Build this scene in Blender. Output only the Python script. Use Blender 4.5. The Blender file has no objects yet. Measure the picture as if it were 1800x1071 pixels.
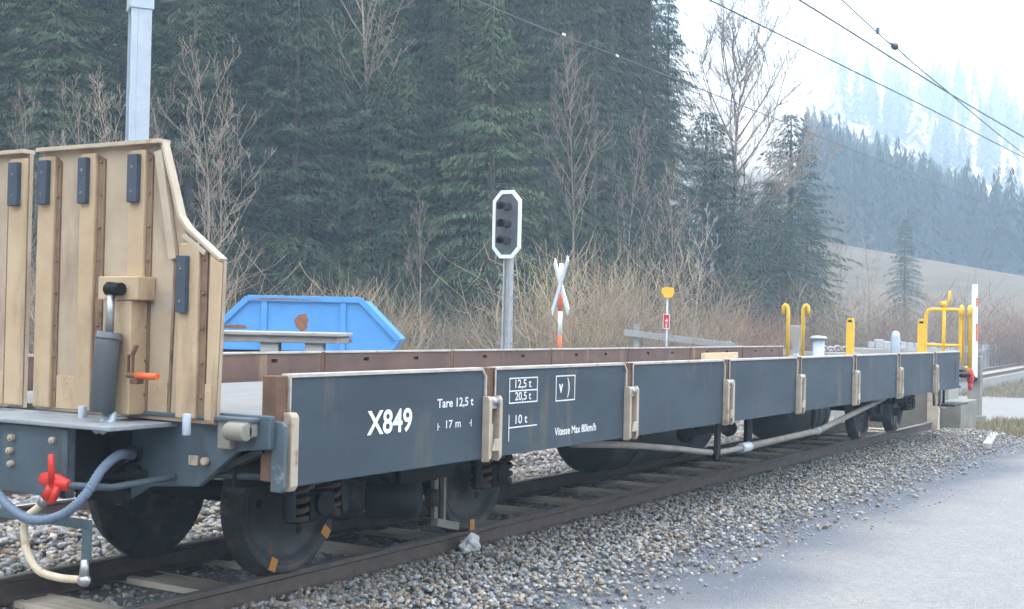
import bpy, math, random
import numpy as np
from mathutils import Vector, Matrix

R_ = math.radians
random.seed(7)
RNG = np.random.default_rng(11)
C = bpy.context.scene.collection
SC = bpy.context.scene

# ------------------------------------------------------------------ camera
YAW, PITCH, ROLL, CAMH, FPX = R_(30.975), R_(0.859), R_(1.2146), 1.381, 2256.66
cy_, sy_, cp_, sp_ = math.cos(YAW), math.sin(YAW), math.cos(PITCH), math.sin(PITCH)
fw = Vector((cy_*cp_, sy_*cp_, sp_)); rt = Vector((sy_, -cy_, 0)); up = rt.cross(fw)
r2 = rt*math.cos(ROLL) + up*math.sin(ROLL); u2 = up*math.cos(ROLL) - rt*math.sin(ROLL)
cam = bpy.data.cameras.new('camera'); cam.sensor_width = 36; cam.lens = FPX*36/1800
cam.clip_start = 0.05; cam.clip_end = 6000
co = bpy.data.objects.new('camera', cam); C.objects.link(co)
M = Matrix((r2, u2, -fw)).transposed().to_4x4(); M.translation = (0, 0, CAMH)
co.matrix_world = M
SC.camera = co

# ------------------------------------------------------------------ sky, sun, exposure
SUN_EL = R_(7.5)
SUN_AZ = Vector((-0.406, -0.914))            # towards the sun, on the ground plan
W = bpy.data.worlds.new('World'); SC.world = W; W.use_nodes = True
nt = W.node_tree; nt.nodes.clear()
sky = nt.nodes.new('ShaderNodeTexSky'); sky.sky_type = 'NISHITA'; sky.sun_disc = False
sky.sun_elevation = SUN_EL; sky.sun_rotation = math.atan2(SUN_AZ.x, SUN_AZ.y)
sky.altitude = 900; sky.air_density = 1.0; sky.dust_density = 2.0; sky.ozone_density = 1.2
mixc = nt.nodes.new('ShaderNodeMix'); mixc.data_type = 'RGBA'
mixc.inputs['Factor'].default_value = 0.70                  # thin bright cloud over the blue
mixc.inputs['B'].default_value = (7.0, 6.75, 6.6, 1)
bg = nt.nodes.new('ShaderNodeBackground'); bg.inputs['Strength'].default_value = 0.13
wo = nt.nodes.new('ShaderNodeOutputWorld')
nt.links.new(sky.outputs[0], mixc.inputs['A']); nt.links.new(mixc.outputs['Result'], bg.inputs['Color'])
nt.links.new(bg.outputs[0], wo.inputs['Surface'])
sl = bpy.data.lights.new('sun', 'SUN'); sl.energy = 4.0; sl.angle = R_(0.5); sl.color = (1.0, 0.84, 0.64)
so = bpy.data.objects.new('sun', sl); C.objects.link(so)
sd = Vector((SUN_AZ.x*math.cos(SUN_EL), SUN_AZ.y*math.cos(SUN_EL), math.sin(SUN_EL)))
so.rotation_euler = sd.to_track_quat('Z', 'Y').to_euler(); so.location = (0, -20, 40)
SC.view_settings.view_transform = 'Standard'; SC.view_settings.look = 'None'
SC.view_settings.gamma = 1.0; SC.view_settings.use_curve_mapping = False
SC.view_settings.exposure = 3.36
SC.cycles.max_bounces = 6; SC.cycles.volume_bounces = 1; SC.cycles.transparent_max_bounces = 8
HAZE = 0.0027

# ------------------------------------------------------------------ helpers
WPOS = {}
def link(o, parent=None, w=(0, 0, 0)):
    C.objects.link(o); WPOS[o.name] = Vector(w)
    if parent is not None:
        o.parent = parent; o.location = Vector(w) - WPOS[parent.name]
    else:
        o.location = w
    return o
def tag(o, label=None, cat=None, group=None, kind=None):
    if label: o['label'] = label
    if cat: o['category'] = cat
    if group: o['group'] = group
    if kind: o['kind'] = kind
    return o
def thing(name, label, cat, loc, group=None):
    o = bpy.data.objects.new(name, None); o.empty_display_size = .2
    link(o, None, loc); return tag(o, label, cat, group)
def pol(px, d):
    a = YAW - math.atan((px-900)/FPX)
    return d*math.cos(a), d*math.sin(a)

class MB:
    def __init__(s): s.v, s.f, s.m, s.s = [], [], [], []
    def add(s, v, f, mi=0, sm=False):
        b = len(s.v); s.v += [tuple(q) for q in v]
        for q in f: s.f.append([b+i for i in q]); s.m.append(mi); s.s.append(sm)
        return s
    def box(s, x0, x1, y0, y1, z0, z1, mi=0):
        return s.add([(x0,y0,z0),(x1,y0,z0),(x1,y1,z0),(x0,y1,z0),(x0,y0,z1),(x1,y0,z1),(x1,y1,z1),(x0,y1,z1)],
                     [(0,3,2,1),(4,5,6,7),(0,1,5,4),(1,2,6,5),(2,3,7,6),(3,0,4,7)], mi)
    def bar(s, p, q, w, h, upv=(0,0,1), mi=0):
        p, q, upv = Vector(p), Vector(q), Vector(upv); d = (q-p).normalized()
        a = d.cross(upv).normalized()*w/2; b = a.cross(d).normalized()*h/2
        v = [p-a-b, p+a-b, p+a+b, p-a+b, q-a-b, q+a-b, q+a+b, q-a+b]
        return s.add(v, [(0,1,2,3),(7,6,5,4),(0,4,5,1),(1,5,6,2),(2,6,7,3),(3,7,4,0)], mi)
    def tube(s, pts, r, n=8, mi=0, sm=True):
        pts = [Vector(p) for p in pts]; k = len(pts)
        rr = r if isinstance(r, (list, tuple)) else [r]*k
        V = []; t0 = (pts[1]-pts[0]).normalized()
        a = t0.orthogonal().normalized()
        for i, p in enumerate(pts):
            t = (pts[min(i+1, k-1)]-pts[max(i-1, 0)]).normalized()
            a = (a - t*a.dot(t)).normalized(); b = t.cross(a)
            for j in range(n):
                g = 2*math.pi*j/n; V.append(p + (a*math.cos(g)+b*math.sin(g))*rr[i])
        F = [(i*n+j, i*n+(j+1) % n, (i+1)*n+(j+1) % n, (i+1)*n+j) for i in range(k-1) for j in range(n)]
        s.add(V, F, mi, sm)
        b = len(s.v)-len(V)
        s.f += [[b+j for j in range(n)][::-1], [b+(k-1)*n+j for j in range(n)]]; s.m += [mi, mi]; s.s += [False, False]
        return s
    def lathe(s, prof, o, ax, n=24, mi=0, sm=True):
        o, ax = Vector(o), Vector(ax).normalized(); a = ax.orthogonal().normalized(); b = ax.cross(a); V = []
        for r, h in prof:
            for j in range(n):
                g = 2*math.pi*j/n; V.append(o + ax*h + (a*math.cos(g)+b*math.sin(g))*r)
        k = len(prof)
        F = [(i*n+j, i*n+(j+1) % n, (i+1)*n+(j+1) % n, (i+1)*n+j) for i in range(k-1) for j in range(n)]
        s.add(V, F, mi, sm); b0 = len(s.v)-len(V)
        s.f += [[b0+j for j in range(n)][::-1], [b0+(k-1)*n+j for j in range(n)]]; s.m += [mi, mi]; s.s += [False, False]
        return s
    def prism(s, poly, axis, a, b, mi=0):
        n = len(poly)
        def P(p, t):
            return {0: (t, p[0], p[1]), 1: (p[0], t, p[1]), 2: (p[0], p[1], t)}[axis]
        V = [P(p, a) for p in poly] + [P(p, b) for p in poly]
        F = [tuple(range(n)), tuple(range(2*n-1, n-1, -1))] + [(i, i+n, (i+1) % n+n, (i+1) % n) for i in range(n)]
        return s.add(V, F, mi)
    def ball(s, c, r, n=8, mi=0, sq=(1, 1, 1)):
        V = []; F = []; m = max(4, n//2)
        for i in range(m+1):
            th = math.pi*i/m
            for j in range(n):
                g = 2*math.pi*j/n
                V.append((c[0]+r*sq[0]*math.sin(th)*math.cos(g), c[1]+r*sq[1]*math.sin(th)*math.sin(g), c[2]+r*sq[2]*math.cos(th)))
        for i in range(m):
            for j in range(n): F.append((i*n+j, (i+1)*n+j, (i+1)*n+(j+1) % n, i*n+(j+1) % n))
        return s.add(V, F, mi, True)

def obj(name, mb, mats, parent=None, bev=0.0, origin=None):
    me = bpy.data.meshes.new(name)
    A = np.array(mb.v, dtype=float)
    o = np.array([(A[:,0].min()+A[:,0].max())/2, (A[:,1].min()+A[:,1].max())/2, A[:,2].min()]) if origin is None else np.array(origin)
    me.from_pydata((A-o).tolist(), [], mb.f)
    for m in (mats if isinstance(mats, (list, tuple)) else [mats]): me.materials.append(m)
    me.polygons.foreach_set('material_index', mb.m); me.polygons.foreach_set('use_smooth', mb.s)
    me.update()
    ob = bpy.data.objects.new(name, me); link(ob, parent, o)
    if bev:
        md = ob.modifiers.new('bevel', 'BEVEL'); md.width = bev; md.segments = 2; md.limit_method = 'ANGLE'; md.angle_limit = R_(40)
    return ob
def npmesh(name, V, F, tint=None, smooth=False):
    V = np.asarray(V, dtype=np.float32); F = np.asarray(F, dtype=np.int32); k = F.shape[1]
    me = bpy.data.meshes.new(name)
    me.vertices.add(len(V)); me.vertices.foreach_set('co', V.ravel())
    me.loops.add(F.size); me.loops.foreach_set('vertex_index', F.ravel())
    me.polygons.add(len(F)); me.polygons.foreach_set('loop_start', np.arange(0, F.size, k, dtype=np.int32))
    me.polygons.foreach_set('loop_total', np.full(len(F), k, dtype=np.int32))
    if smooth: me.polygons.foreach_set('use_smooth', np.ones(len(F), dtype=bool))
    if tint is not None:
        at = me.attributes.new('tint', 'FLOAT_COLOR', 'POINT')
        at.data.foreach_set('color', np.concatenate([tint, np.ones((len(tint), 1))], 1).astype(np.float32).ravel())
    me.update(calc_edges=True); me.validate()
    return me
def copy_tree(o, parent=None, loc=None, rz=None, s=None):
    c = o.copy(); C.objects.link(c)
    if parent is not None: c.parent = parent
    if loc is not None: c.location = loc
    if rz is not None: c.rotation_euler = (0, 0, rz)
    if s is not None: c.scale = s if isinstance(s, (tuple, list)) else (s, s, s)
    for ch in list(o.children): copy_tree(ch, c)
    return c

# ------------------------------------------------------------------ materials
def mat(name, col, col2=None, scale=6.0, amt=0.5, rough=0.6, metal=0.0, bump=0.0, bscale=None, stretch=(1, 1, 1),
        dirt=None, dscale=3.0, damt=0.5, dstretch=(1, 1, 1), spec=0.4, tint=False, objrand=0.0):
    m = bpy.data.materials.new(name); m.use_nodes = True; t = m.node_tree; N = t.nodes; L = t.links
    b = N['Principled BSDF']; b.inputs['Roughness'].default_value = rough; b.inputs['Metallic'].default_value = metal
    b.inputs['Specular IOR Level'].default_value = spec
    tc = N.new('ShaderNodeTexCoord'); oi0 = N.new('ShaderNodeObjectInfo'); va_ = N.new('ShaderNodeVectorMath')   # no two copies share a stain
    L.new(tc.outputs['Object'], va_.inputs[0]); L.new(oi0.outputs['Location'], va_.inputs[1])
    def noise(sc, st, det=6):
        mp = N.new('ShaderNodeMapping'); mp.inputs['Scale'].default_value = st; L.new(va_.outputs[0], mp.inputs[0])
        n = N.new('ShaderNodeTexNoise'); n.inputs['Scale'].default_value = sc; n.inputs['Detail'].default_value = det
        n.inputs['Roughness'].default_value = .62
        L.new(mp.outputs[0], n.inputs[0]); return n.outputs['Fac']
    def ramp(f, lo, hi):
        r = N.new('ShaderNodeMapRange'); r.inputs[1].default_value = lo; r.inputs[2].default_value = hi; L.new(f, r.inputs[0]); return r.outputs[0]
    def mix(f, a, c):
        x = N.new('ShaderNodeMix'); x.data_type = 'RGBA'
        for so_, v in (('A', a), ('B', c)):
            if hasattr(v, 'links'): L.new(v, x.inputs[so_])
            else: x.inputs[so_].default_value = (*v, 1)
        L.new(f, x.inputs['Factor']); return x.outputs['Result']
    if tint:
        a = N.new('ShaderNodeAttribute'); a.attribute_name = 'tint'; base = a.outputs['Color']
    else:
        base = None
    f = noise(scale, stretch)
    if col2 is None: col2 = tuple(c*.7 for c in col)
    cc = mix(ramp(f, .5-.25/amt*.5, .5+.25/amt*.5), col, col2)
    if base is not None:
        x = N.new('ShaderNodeMix'); x.data_type = 'RGBA'; x.blend_type = 'MULTIPLY'; x.inputs['Factor'].default_value = 1
        L.new(base, x.inputs['A']); L.new(cc, x.inputs['B']); cc = x.outputs['Result']
    if dirt is not None:
        cc = mix(ramp(noise(dscale, dstretch, 8), .72-damt*.35, .80-damt*.2), cc, dirt)
    if objrand:
        oi = N.new('ShaderNodeObjectInfo'); mr = N.new('ShaderNodeMapRange'); mr.inputs[3].default_value = 1-objrand; mr.inputs[4].default_value = 1+objrand
        L.new(oi.outputs['Random'], mr.inputs[0]); hs = N.new('ShaderNodeHueSaturation'); L.new(mr.outputs[0], hs.inputs['Value']); L.new(cc, hs.inputs['Color']); cc = hs.outputs['Color']
    L.new(cc, b.inputs['Base Color'])
    rr = N.new('ShaderNodeMapRange'); rr.inputs[3].default_value = max(0, rough-.12); rr.inputs[4].default_value = min(1, rough+.15); L.new(f, rr.inputs[0]); L.new(rr.outputs[0], b.inputs['Roughness'])
    if bump:
        bp = N.new('ShaderNodeBump'); bp.inputs['Strength'].default_value = bump; bp.inputs['Distance'].default_value = .02
        L.new(noise(bscale or scale*5, stretch), bp.inputs['Height']); L.new(bp.outputs[0], b.inputs['Normal'])
    return m
m_panel = mat('grey_blue_paint', (.052,.070,.087), (.041,.055,.069), 1.6, .9, .66, dirt=(.11,.098,.082), dscale=4, damt=.44, dstretch=(1,1,.2), bump=.12, bscale=3, stretch=(.6,1,1.6), spec=.25)
m_flange = mat('pale_worn_edge', (.52,.48,.43), (.36,.31,.27), 9, .7, .6, dirt=(.22,.13,.08), dscale=7, damt=.35)
m_rustpost = mat('brown_rust_post', (.16,.088,.055), (.105,.058,.04), 8, .8, .85, bump=.1, dirt=(.25,.17,.11), dscale=9, damt=.4)
m_latch = mat('beige_primer_steel', (.46,.385,.30), (.36,.29,.22), 10, .7, .6, dirt=(.2,.12,.075), dscale=10, damt=.45)
m_inner = mat('brown_inner_board', (.175,.105,.082), (.125,.076,.063), 3, .8, .85, dirt=(.36,.24,.15), dscale=4, damt=.35, dstretch=(1,1,.12), bump=.05)
m_dark = mat('black_grime_and_shade', (.005,.006,.008), (.011,.010,.010), 6, .7, .75, spec=.3)  # grime black; also painted shade in the draw gear pocket and board slots
m_grimy = mat('grimy_blue_steel', (.034,.042,.05), (.02,.025,.03), 7, .7, .6, dirt=(.05,.04,.03), dscale=6, damt=.5)
m_end = mat('end_sill_paint', (.078,.108,.128), (.056,.08,.098), 4, .7, .5, dirt=(.05,.055,.06), dscale=4, damt=.42, dstretch=(1,1,.5))
m_deck = mat('pale_deck_plate', (.23,.225,.22), (.175,.172,.17), 3, .7, .7, dirt=(.2,.18,.16), dscale=5, damt=.4, stretch=(.3,1,1))
m_ledge = mat('pale_blue_plate', (.28,.305,.325), (.21,.23,.25), 6, .6, .5, dirt=(.2,.2,.2), dscale=9, damt=.35)
m_rampbase = mat('worn_beige_plate', (.46,.36,.26), (.38,.29,.20), 3, .9, .65, dirt=(.27,.20,.145), dscale=3.5, damt=.58, dstretch=(1,1,.3))
m_tan = mat('tan_paint', (.50,.37,.235), (.42,.30,.185), 3, 1.0, .68, dirt=(.26,.175,.11), dscale=4, damt=.58, dstretch=(1,1,.35))
m_tanlight = mat('light_tan_edge', (.48,.40,.31), (.40,.32,.23), 6, .7, .6, dirt=(.33,.2,.11), dscale=9, damt=.3)
m_tanrust_shade = mat('rusty_shaded_tan_side', (.25,.165,.105), (.17,.105,.068), 7, .8, .75, dirt=(.1,.06,.04), dscale=8, damt=.4)  # rust brown, with the shade on the rib sides put into the colour
m_pad = mat('blue_grey_rubber', (.06,.08,.108), (.045,.06,.083), 9, .6, .75, dirt=(.2,.17,.15), dscale=14, damt=.25)
m_cyl = mat('cylinder_paint', (.115,.13,.14), (.09,.10,.11), 5, .6, .42, dirt=(.06,.065,.07), dscale=6, damt=.35, dstretch=(1,1,.3))
m_steel = mat('bare_steel', (.42,.43,.44), (.33,.33,.33), 8, .6, .35, .7, dirt=(.2,.15,.12), dscale=9, damt=.3)
m_red = mat('red_paint', (.62,.035,.022), (.5,.028,.02), 12, .6, .4, dirt=(.15,.03,.02), dscale=25, damt=.3)
m_orange = mat('orange_grip', (.75,.14,.03), (.6,.1,.03), 10, .6, .5)
m_hose = mat('blue_grey_hose', (.125,.17,.235), (.095,.13,.18), 10, .6, .6, dirt=(.1,.1,.1), dscale=15, damt=.25)
m_cream = mat('cream_hose', (.58,.50,.37), (.48,.39,.27), 9, .6, .65, dirt=(.3,.14,.08), dscale=12, damt=.4)
m_bracket = mat('teal_bracket', (.085,.12,.135), (.06,.085,.10), 8, .6, .6, dirt=(.3,.3,.28), dscale=9, damt=.3)
m_yellow = mat('yellow_paint', (.80,.50,.035), (.72,.41,.03), 9, .5, .45, dirt=(.4,.24,.06), dscale=13, damt=.22)
m_white = mat('white_lettering', (.82,.82,.80), (.68,.69,.69), 20, .6, .7, spec=.1)
m_ghost = mat('faded_lettering', (.33,.29,.235), (.38,.325,.26), 20, .6, .7)
m_wheel = mat('wheel_steel', (.055,.058,.06), (.03,.031,.033), 6, .9, .6, .2, dirt=(.13,.085,.06), dscale=8, damt=.5)
m_tread = mat('worn_tread', (.28,.27,.26), (.2,.19,.18), 15, .6, .35, .8)
m_spring = mat('spring_grime', (.05,.042,.04), (.12,.062,.042), 6, .8, .7)
m_tank = mat('tank_paint', (.03,.034,.038), (.02,.023,.026), 6, .7, .6, dirt=(.12,.11,.10), dscale=5, damt=.4)
m_pipe = mat('weathered_pipe', (.27,.24,.205), (.2,.175,.15), 8, .7, .65, dirt=(.15,.1,.07), dscale=10, damt=.4)
m_rail = mat('rusty_rail', (.135,.098,.082), (.09,.068,.06), 9, .8, .8, bump=.08)
m_railhead = mat('rail_head', (.42,.40,.38), (.30,.28,.26), 12, .7, .32, .7, stretch=(.1,1,1))
m_sleeper = mat('weathered_sleeper', (.62,.53,.42), (.42,.35,.27), 9, 1.0, .85, stretch=(3,.35,1), bump=.2)
m_stone = mat('ballast_stone', (.95,.95,.95), (.7,.7,.7), 30, .6, .85, tint=True, bump=.1)
m_bed = mat('ballast_bed', (.17,.165,.165), (.09,.085,.085), 45, 1.2, .95, bump=.5, bscale=60)
m_skip = mat('blue_skip_paint', (.085,.31,.66), (.07,.26,.58), 3, .5, .45, dirt=(.16,.28,.5), dscale=4, damt=.25)
m_rust = mat('orange_rust', (.30,.13,.06), (.20,.085,.04), 12, .9, .9, bump=.1)
m_galv = mat('galvanised_steel', (.50,.56,.62), (.42,.47,.53), 5, .6, .45, .3, dirt=(.4,.38,.36), dscale=8, damt=.2)
m_sigpost = mat('signal_post_paint', (.38,.39,.39), (.30,.31,.31), 6, .6, .6, dirt=(.25,.2,.15), dscale=9, damt=.3)
m_sigwhite = mat('white_enamel', (.80,.83,.83), (.7,.74,.75), 7, .5, .4)
m_sigblack = mat('grey_black_board', (.10,.105,.11), (.07,.072,.078), 7, .6, .6)
m_lampdark = mat('lamp_hood_black', (.012,.012,.014), (.02,.02,.02), 7, .6, .5)
m_lens = mat('dark_lens', (.03,.03,.035), (.02,.02,.02), 7, .6, .08)
m_signred = mat('orange_red_band', (.72,.17,.06), (.62,.13,.05), 9, .5, .5)
m_wood = mat('grey_fence_wood', (.36,.35,.34), (.25,.24,.23), 5, .9, .85, stretch=(1,8,8), bump=.1)
m_raw = mat('raw_pine_board', (.72,.54,.33), (.62,.44,.25), 4, .8, .7, stretch=(1,10,10))
m_concrete = mat('pale_concrete', (.50,.50,.50), (.40,.40,.39), 6, .7, .9, bump=.1, dirt=(.25,.23,.2), dscale=4, damt=.3)
m_conc2 = mat('stained_concrete', (.26,.25,.225), (.20,.185,.15), 4, .8, .9, bump=.1, dirt=(.25,.2,.09), dscale=3, damt=.45)
m_slab = mat('weathered_slab', (.40,.38,.36), (.32,.29,.27), 3, .7, .8, dirt=(.2,.17,.14), dscale=5, damt=.3)
m_cloth = mat('white_rag_cloth', (.74,.73,.74), (.62,.6,.6), 14, .6, .9)
m_wire = mat('dark_wire', (.10,.095,.095), (.08,.075,.075), 8, .5, .5)
m_insul = mat('insulator_glaze', (.10,.13,.15), (.08,.10,.12), 9, .5, .3)
m_bark = mat('spruce_bark', (.10,.078,.06), (.065,.05,.04), 9, .8, .95)
m_spruce = mat('spruce_needles', (1,1,1), (.75,.75,.75), .6, .8, .75, tint=True, objrand=.38, spec=.2)
m_bare = mat('bare_tree_bark', (.36,.285,.22), (.26,.20,.155), 5, .8, .95, objrand=.25)
m_twig = mat('tan_twigs', (.47,.36,.235), (.33,.245,.155), 3, .9, .95, objrand=.3)
m_redtwig = mat('reddish_twigs', (.38,.24,.17), (.28,.17,.125), 3, .9, .95, objrand=.25)
m_pale = mat('pale_birch_bark', (.55,.51,.46), (.36,.32,.28), 6, .9, .9)
m_farneedle = mat('far_forest_needles', (1,1,1), (.8,.8,.8), .05, .8, .9, tint=True, spec=.1)
m_grass = mat('dry_grass_blades', (1,1,1), (.8,.8,.8), 2, .8, .9, tint=True, spec=.2)

def ground_mat(name, cols, scales, rough=.95, bump=.3, bscale=30, band=None, snow_glare=None):
    m = bpy.data.materials.new(name); m.use_nodes = True; t = m.node_tree; N = t.nodes; L = t.links
    b = N['Principled BSDF']; b.inputs['Roughness'].default_value = rough; b.inputs['Specular IOR Level'].default_value = .2
    tc = N.new('ShaderNodeTexCoord'); prev = None
    for i, (c, s) in enumerate(zip(cols, scales)):
        if prev is None: prev = c; continue
        n = N.new('ShaderNodeTexNoise'); n.inputs['Scale'].default_value = s; n.inputs['Detail'].default_value = 8; n.inputs['Roughness'].default_value = .65
        L.new(tc.outputs['Object'], n.inputs[0])
        r = N.new('ShaderNodeMapRange'); r.inputs[1].default_value = .45; r.inputs[2].default_value = .6; L.new(n.outputs['Fac'], r.inputs[0])
        x = N.new('ShaderNodeMix'); x.data_type = 'RGBA'; L.new(r.outputs[0], x.inputs['Factor'])
        if hasattr(prev, 'links'): L.new(prev, x.inputs['A'])
        else: x.inputs['A'].default_value = (*prev, 1)
        x.inputs['B'].default_value = (*c, 1); prev = x.outputs['Result']
    if snow_glare:                                                     # above this height: snowy pale tone with sunlit haze glare put into it
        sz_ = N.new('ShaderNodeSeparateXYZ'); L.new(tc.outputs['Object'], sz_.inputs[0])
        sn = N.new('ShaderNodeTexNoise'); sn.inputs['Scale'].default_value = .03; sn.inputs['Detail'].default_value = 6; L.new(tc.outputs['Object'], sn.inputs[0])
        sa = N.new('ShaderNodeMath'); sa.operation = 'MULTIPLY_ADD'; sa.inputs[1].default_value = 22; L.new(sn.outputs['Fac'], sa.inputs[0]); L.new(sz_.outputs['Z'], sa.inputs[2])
        sr = N.new('ShaderNodeMapRange'); sr.inputs[1].default_value = snow_glare+9; sr.inputs[2].default_value = snow_glare+15; L.new(sa.outputs[0], sr.inputs[0])
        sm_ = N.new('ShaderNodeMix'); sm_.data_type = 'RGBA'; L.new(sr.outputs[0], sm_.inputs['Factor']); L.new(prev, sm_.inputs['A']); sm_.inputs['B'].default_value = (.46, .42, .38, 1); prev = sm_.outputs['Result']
    if band:                                                     # strip of darker damp fines along the ballast foot
        sx_ = N.new('ShaderNodeSeparateXYZ'); L.new(tc.outputs['Object'], sx_.inputs[0])
        nb = N.new('ShaderNodeTexNoise'); nb.inputs['Scale'].default_value = .9; nb.inputs['Detail'].default_value = 7; L.new(tc.outputs['Object'], nb.inputs[0])
        ad = N.new('ShaderNodeMath'); ad.operation = 'MULTIPLY_ADD'; ad.inputs[1].default_value = 1.5; L.new(nb.outputs['Fac'], ad.inputs[0]); L.new(sx_.outputs['Y'], ad.inputs[2])
        r1 = N.new('ShaderNodeMapRange'); r1.interpolation_type = 'SMOOTHSTEP'; r1.inputs[1].default_value = band[0]+.75; r1.inputs[2].default_value = band[1]+.75; L.new(ad.outputs[0], r1.inputs[0])
        r2_ = N.new('ShaderNodeMapRange'); r2_.inputs[1].default_value = 22.5; r2_.inputs[2].default_value = 20.0; L.new(sx_.outputs['X'], r2_.inputs[0])
        mu = N.new('ShaderNodeMath'); mu.operation = 'MULTIPLY'; L.new(r1.outputs[0], mu.inputs[0]); L.new(r2_.outputs[0], mu.inputs[1])
        n2 = N.new('ShaderNodeTexNoise'); n2.inputs['Scale'].default_value = 45; n2.inputs['Detail'].default_value = 5; L.new(tc.outputs['Object'], n2.inputs[0])
        x2 = N.new('ShaderNodeMix'); x2.data_type = 'RGBA'; x2.inputs['A'].default_value = (.115,.128,.152,1); x2.inputs['B'].default_value = (.215,.228,.258,1); L.new(n2.outputs['Fac'], x2.inputs['Factor'])
        x3 = N.new('ShaderNodeMix'); x3.data_type = 'RGBA'; L.new(mu.outputs[0], x3.inputs['Factor']); L.new(prev, x3.inputs['A']); L.new(x2.outputs['Result'], x3.inputs['B']); prev = x3.outputs['Result']
    L.new(prev, b.inputs['Base Color'])
    n = N.new('ShaderNodeTexNoise'); n.inputs['Scale'].default_value = bscale; n.inputs['Detail'].default_value = 6; L.new(tc.outputs['Object'], n.inputs[0])
    bp = N.new('ShaderNodeBump'); bp.inputs['Strength'].default_value = bump; bp.inputs['Distance'].default_value = .03
    L.new(n.outputs['Fac'], bp.inputs['Height']); L.new(bp.outputs[0], b.inputs['Normal'])
    return m
m_earth = ground_mat('brown_earth_grass', [(.11,.09,.06), (.07,.06,.04), (.06,.065,.035), (.14,.11,.075)], [0, .4, 1.3, 6], bump=.5, bscale=12)
m_meadow = ground_mat('winter_meadow', [(.115,.092,.06), (.082,.075,.046), (.145,.11,.075)], [0, .05, .3], bump=.4, bscale=2)
m_mount = ground_mat('snow_glare_slope', [(.165,.14,.10), (.125,.115,.08), (.20,.16,.115)], [0, .05, .3], bump=.3, bscale=.4, snow_glare=34)
m_lot = ground_mat('pale_fine_gravel', [(.325,.313,.305), (.285,.277,.273), (.345,.33,.315), (.25,.243,.243), (.335,.323,.31)], [0, .5, 3, 22, 75], bump=.9, bscale=90, band=(2.2, 3.2))
m_yard = ground_mat('yard_gravel', [(.32,.31,.30), (.25,.24,.23), (.36,.34,.31), (.2,.19,.18)], [0, .6, 6, 40], bump=.5, bscale=60)

# ------------------------------------------------------------------ terrain
def ss(a, b, t):
    t = np.clip((t-a)/(b-a), 0, 1); return t*t*(3-2*t)
def gz(x, y):
    x = np.asarray(x, float); y = np.asarray(y, float)
    z = -.26 + 0*x
    hill = np.maximum(y-20.5, 0); hill = .62*hill*ss(0, 9, hill)
    hill = np.minimum(hill, 62 + .05*hill)
    z = z + hill*(1-ss(52, 98, x - .25*np.maximum(y-20, 0)))
    mead = np.clip(3.6 + .184*y, 0, 40)*ss(80, 152, x)*(1-ss(155, 225, x))
    z = z + mead*(x > 75)
    mt = np.maximum(.44*(y-29) + .27*np.maximum(x-330, 0), 0)*ss(158, 212, x)
    mt = 150*(1-np.exp(-mt/150)) + np.minimum(.25*mt, 60)
    z = z + mt
    # unseen valley flank added behind the camera, its crest shaped to shade the foreground
    al = -(x*SUN_AZ.x + y*SUN_AZ.y); cr = x*SUN_AZ.y - y*SUN_AZ.x
    z = z + (118 + 5*np.sin(cr/90))*ss(110, 300, -al)
    return z
def sheet(name, xs, ys, zf, m, kind='structure', mask=None):
    X, Y = np.meshgrid(xs, ys, indexing='ij'); Z = zf(X, Y); nx, ny = X.shape
    V = np.stack([X, Y, Z], -1).reshape(-1, 3)
    i, j = np.meshgrid(np.arange(nx-1), np.arange(ny-1), indexing='ij'); a = (i*ny+j)
    F = np.stack([a, a+ny, a+ny+1, a+1], -1)
    if mask is not None:
        F = F[mask((X[:-1,:-1]+X[1:,1:])/2, (Y[:-1,:-1]+Y[1:,1:])/2)]
    me = npmesh(name, V, F.reshape(-1, 4), smooth=True); me.materials.append(m)
    o = bpy.data.objects.new(name, me); link(o); tag(o, kind=kind); return o
xs = np.unique(np.concatenate([np.linspace(-500, -40, 24), np.linspace(-40, 130, 171), np.linspace(130, 240, 45)]))
ys = np.unique(np.concatenate([np.linspace(-480, -20, 40), np.linspace(-20, 130, 151), np.linspace(130, 330, 30)]))
sheet('ground', xs, ys, gz, m_earth, mask=lambda X, Y: X < 76)
sheet('meadow', xs[(xs > 73) & (xs < 160)], ys[ys > -300], gz, m_meadow, mask=lambda X, Y: X > 75)
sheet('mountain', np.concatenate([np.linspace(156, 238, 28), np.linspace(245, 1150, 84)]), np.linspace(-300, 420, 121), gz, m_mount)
# pale gravel yard in front of the siding, and its road round the end of the track
rx = np.linspace(-14, 60, 149); ry = np.linspace(-16, 8.2, 62)
def lot_edge(x): return 3.35 + .12*np.sin(x*.8) + .1*np.sin(x*2.3+1)
def lot_mask(X, Y):
    return (Y < np.where(X < 20.6, 4.08, lot_edge(X))) & (X < 24+.25*Y) | (X > 24+.35*np.sin(Y)) & (X < 34+.3*np.sin(Y*1.3)) & (Y < 8.2)
sheet('gravel_lot', np.linspace(-14, 36, 301), np.linspace(-16, 8.2, 146), lambda x, y: -.215+.012*np.sin(x*.7+y)*np.sin(y*.9)*(1-ss(2.6, 3.4, y))+.06*ss(3.1, 4.0, y)*(1-ss(19.5, 21, x)), m_lot, mask=lot_mask)
sheet('yard_ground', np.linspace(-12, 24, 73), np.linspace(3.0, 17, 29), lambda x, y: -.235+.01*np.sin(x*1.3)*np.sin(y), m_yard)

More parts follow.
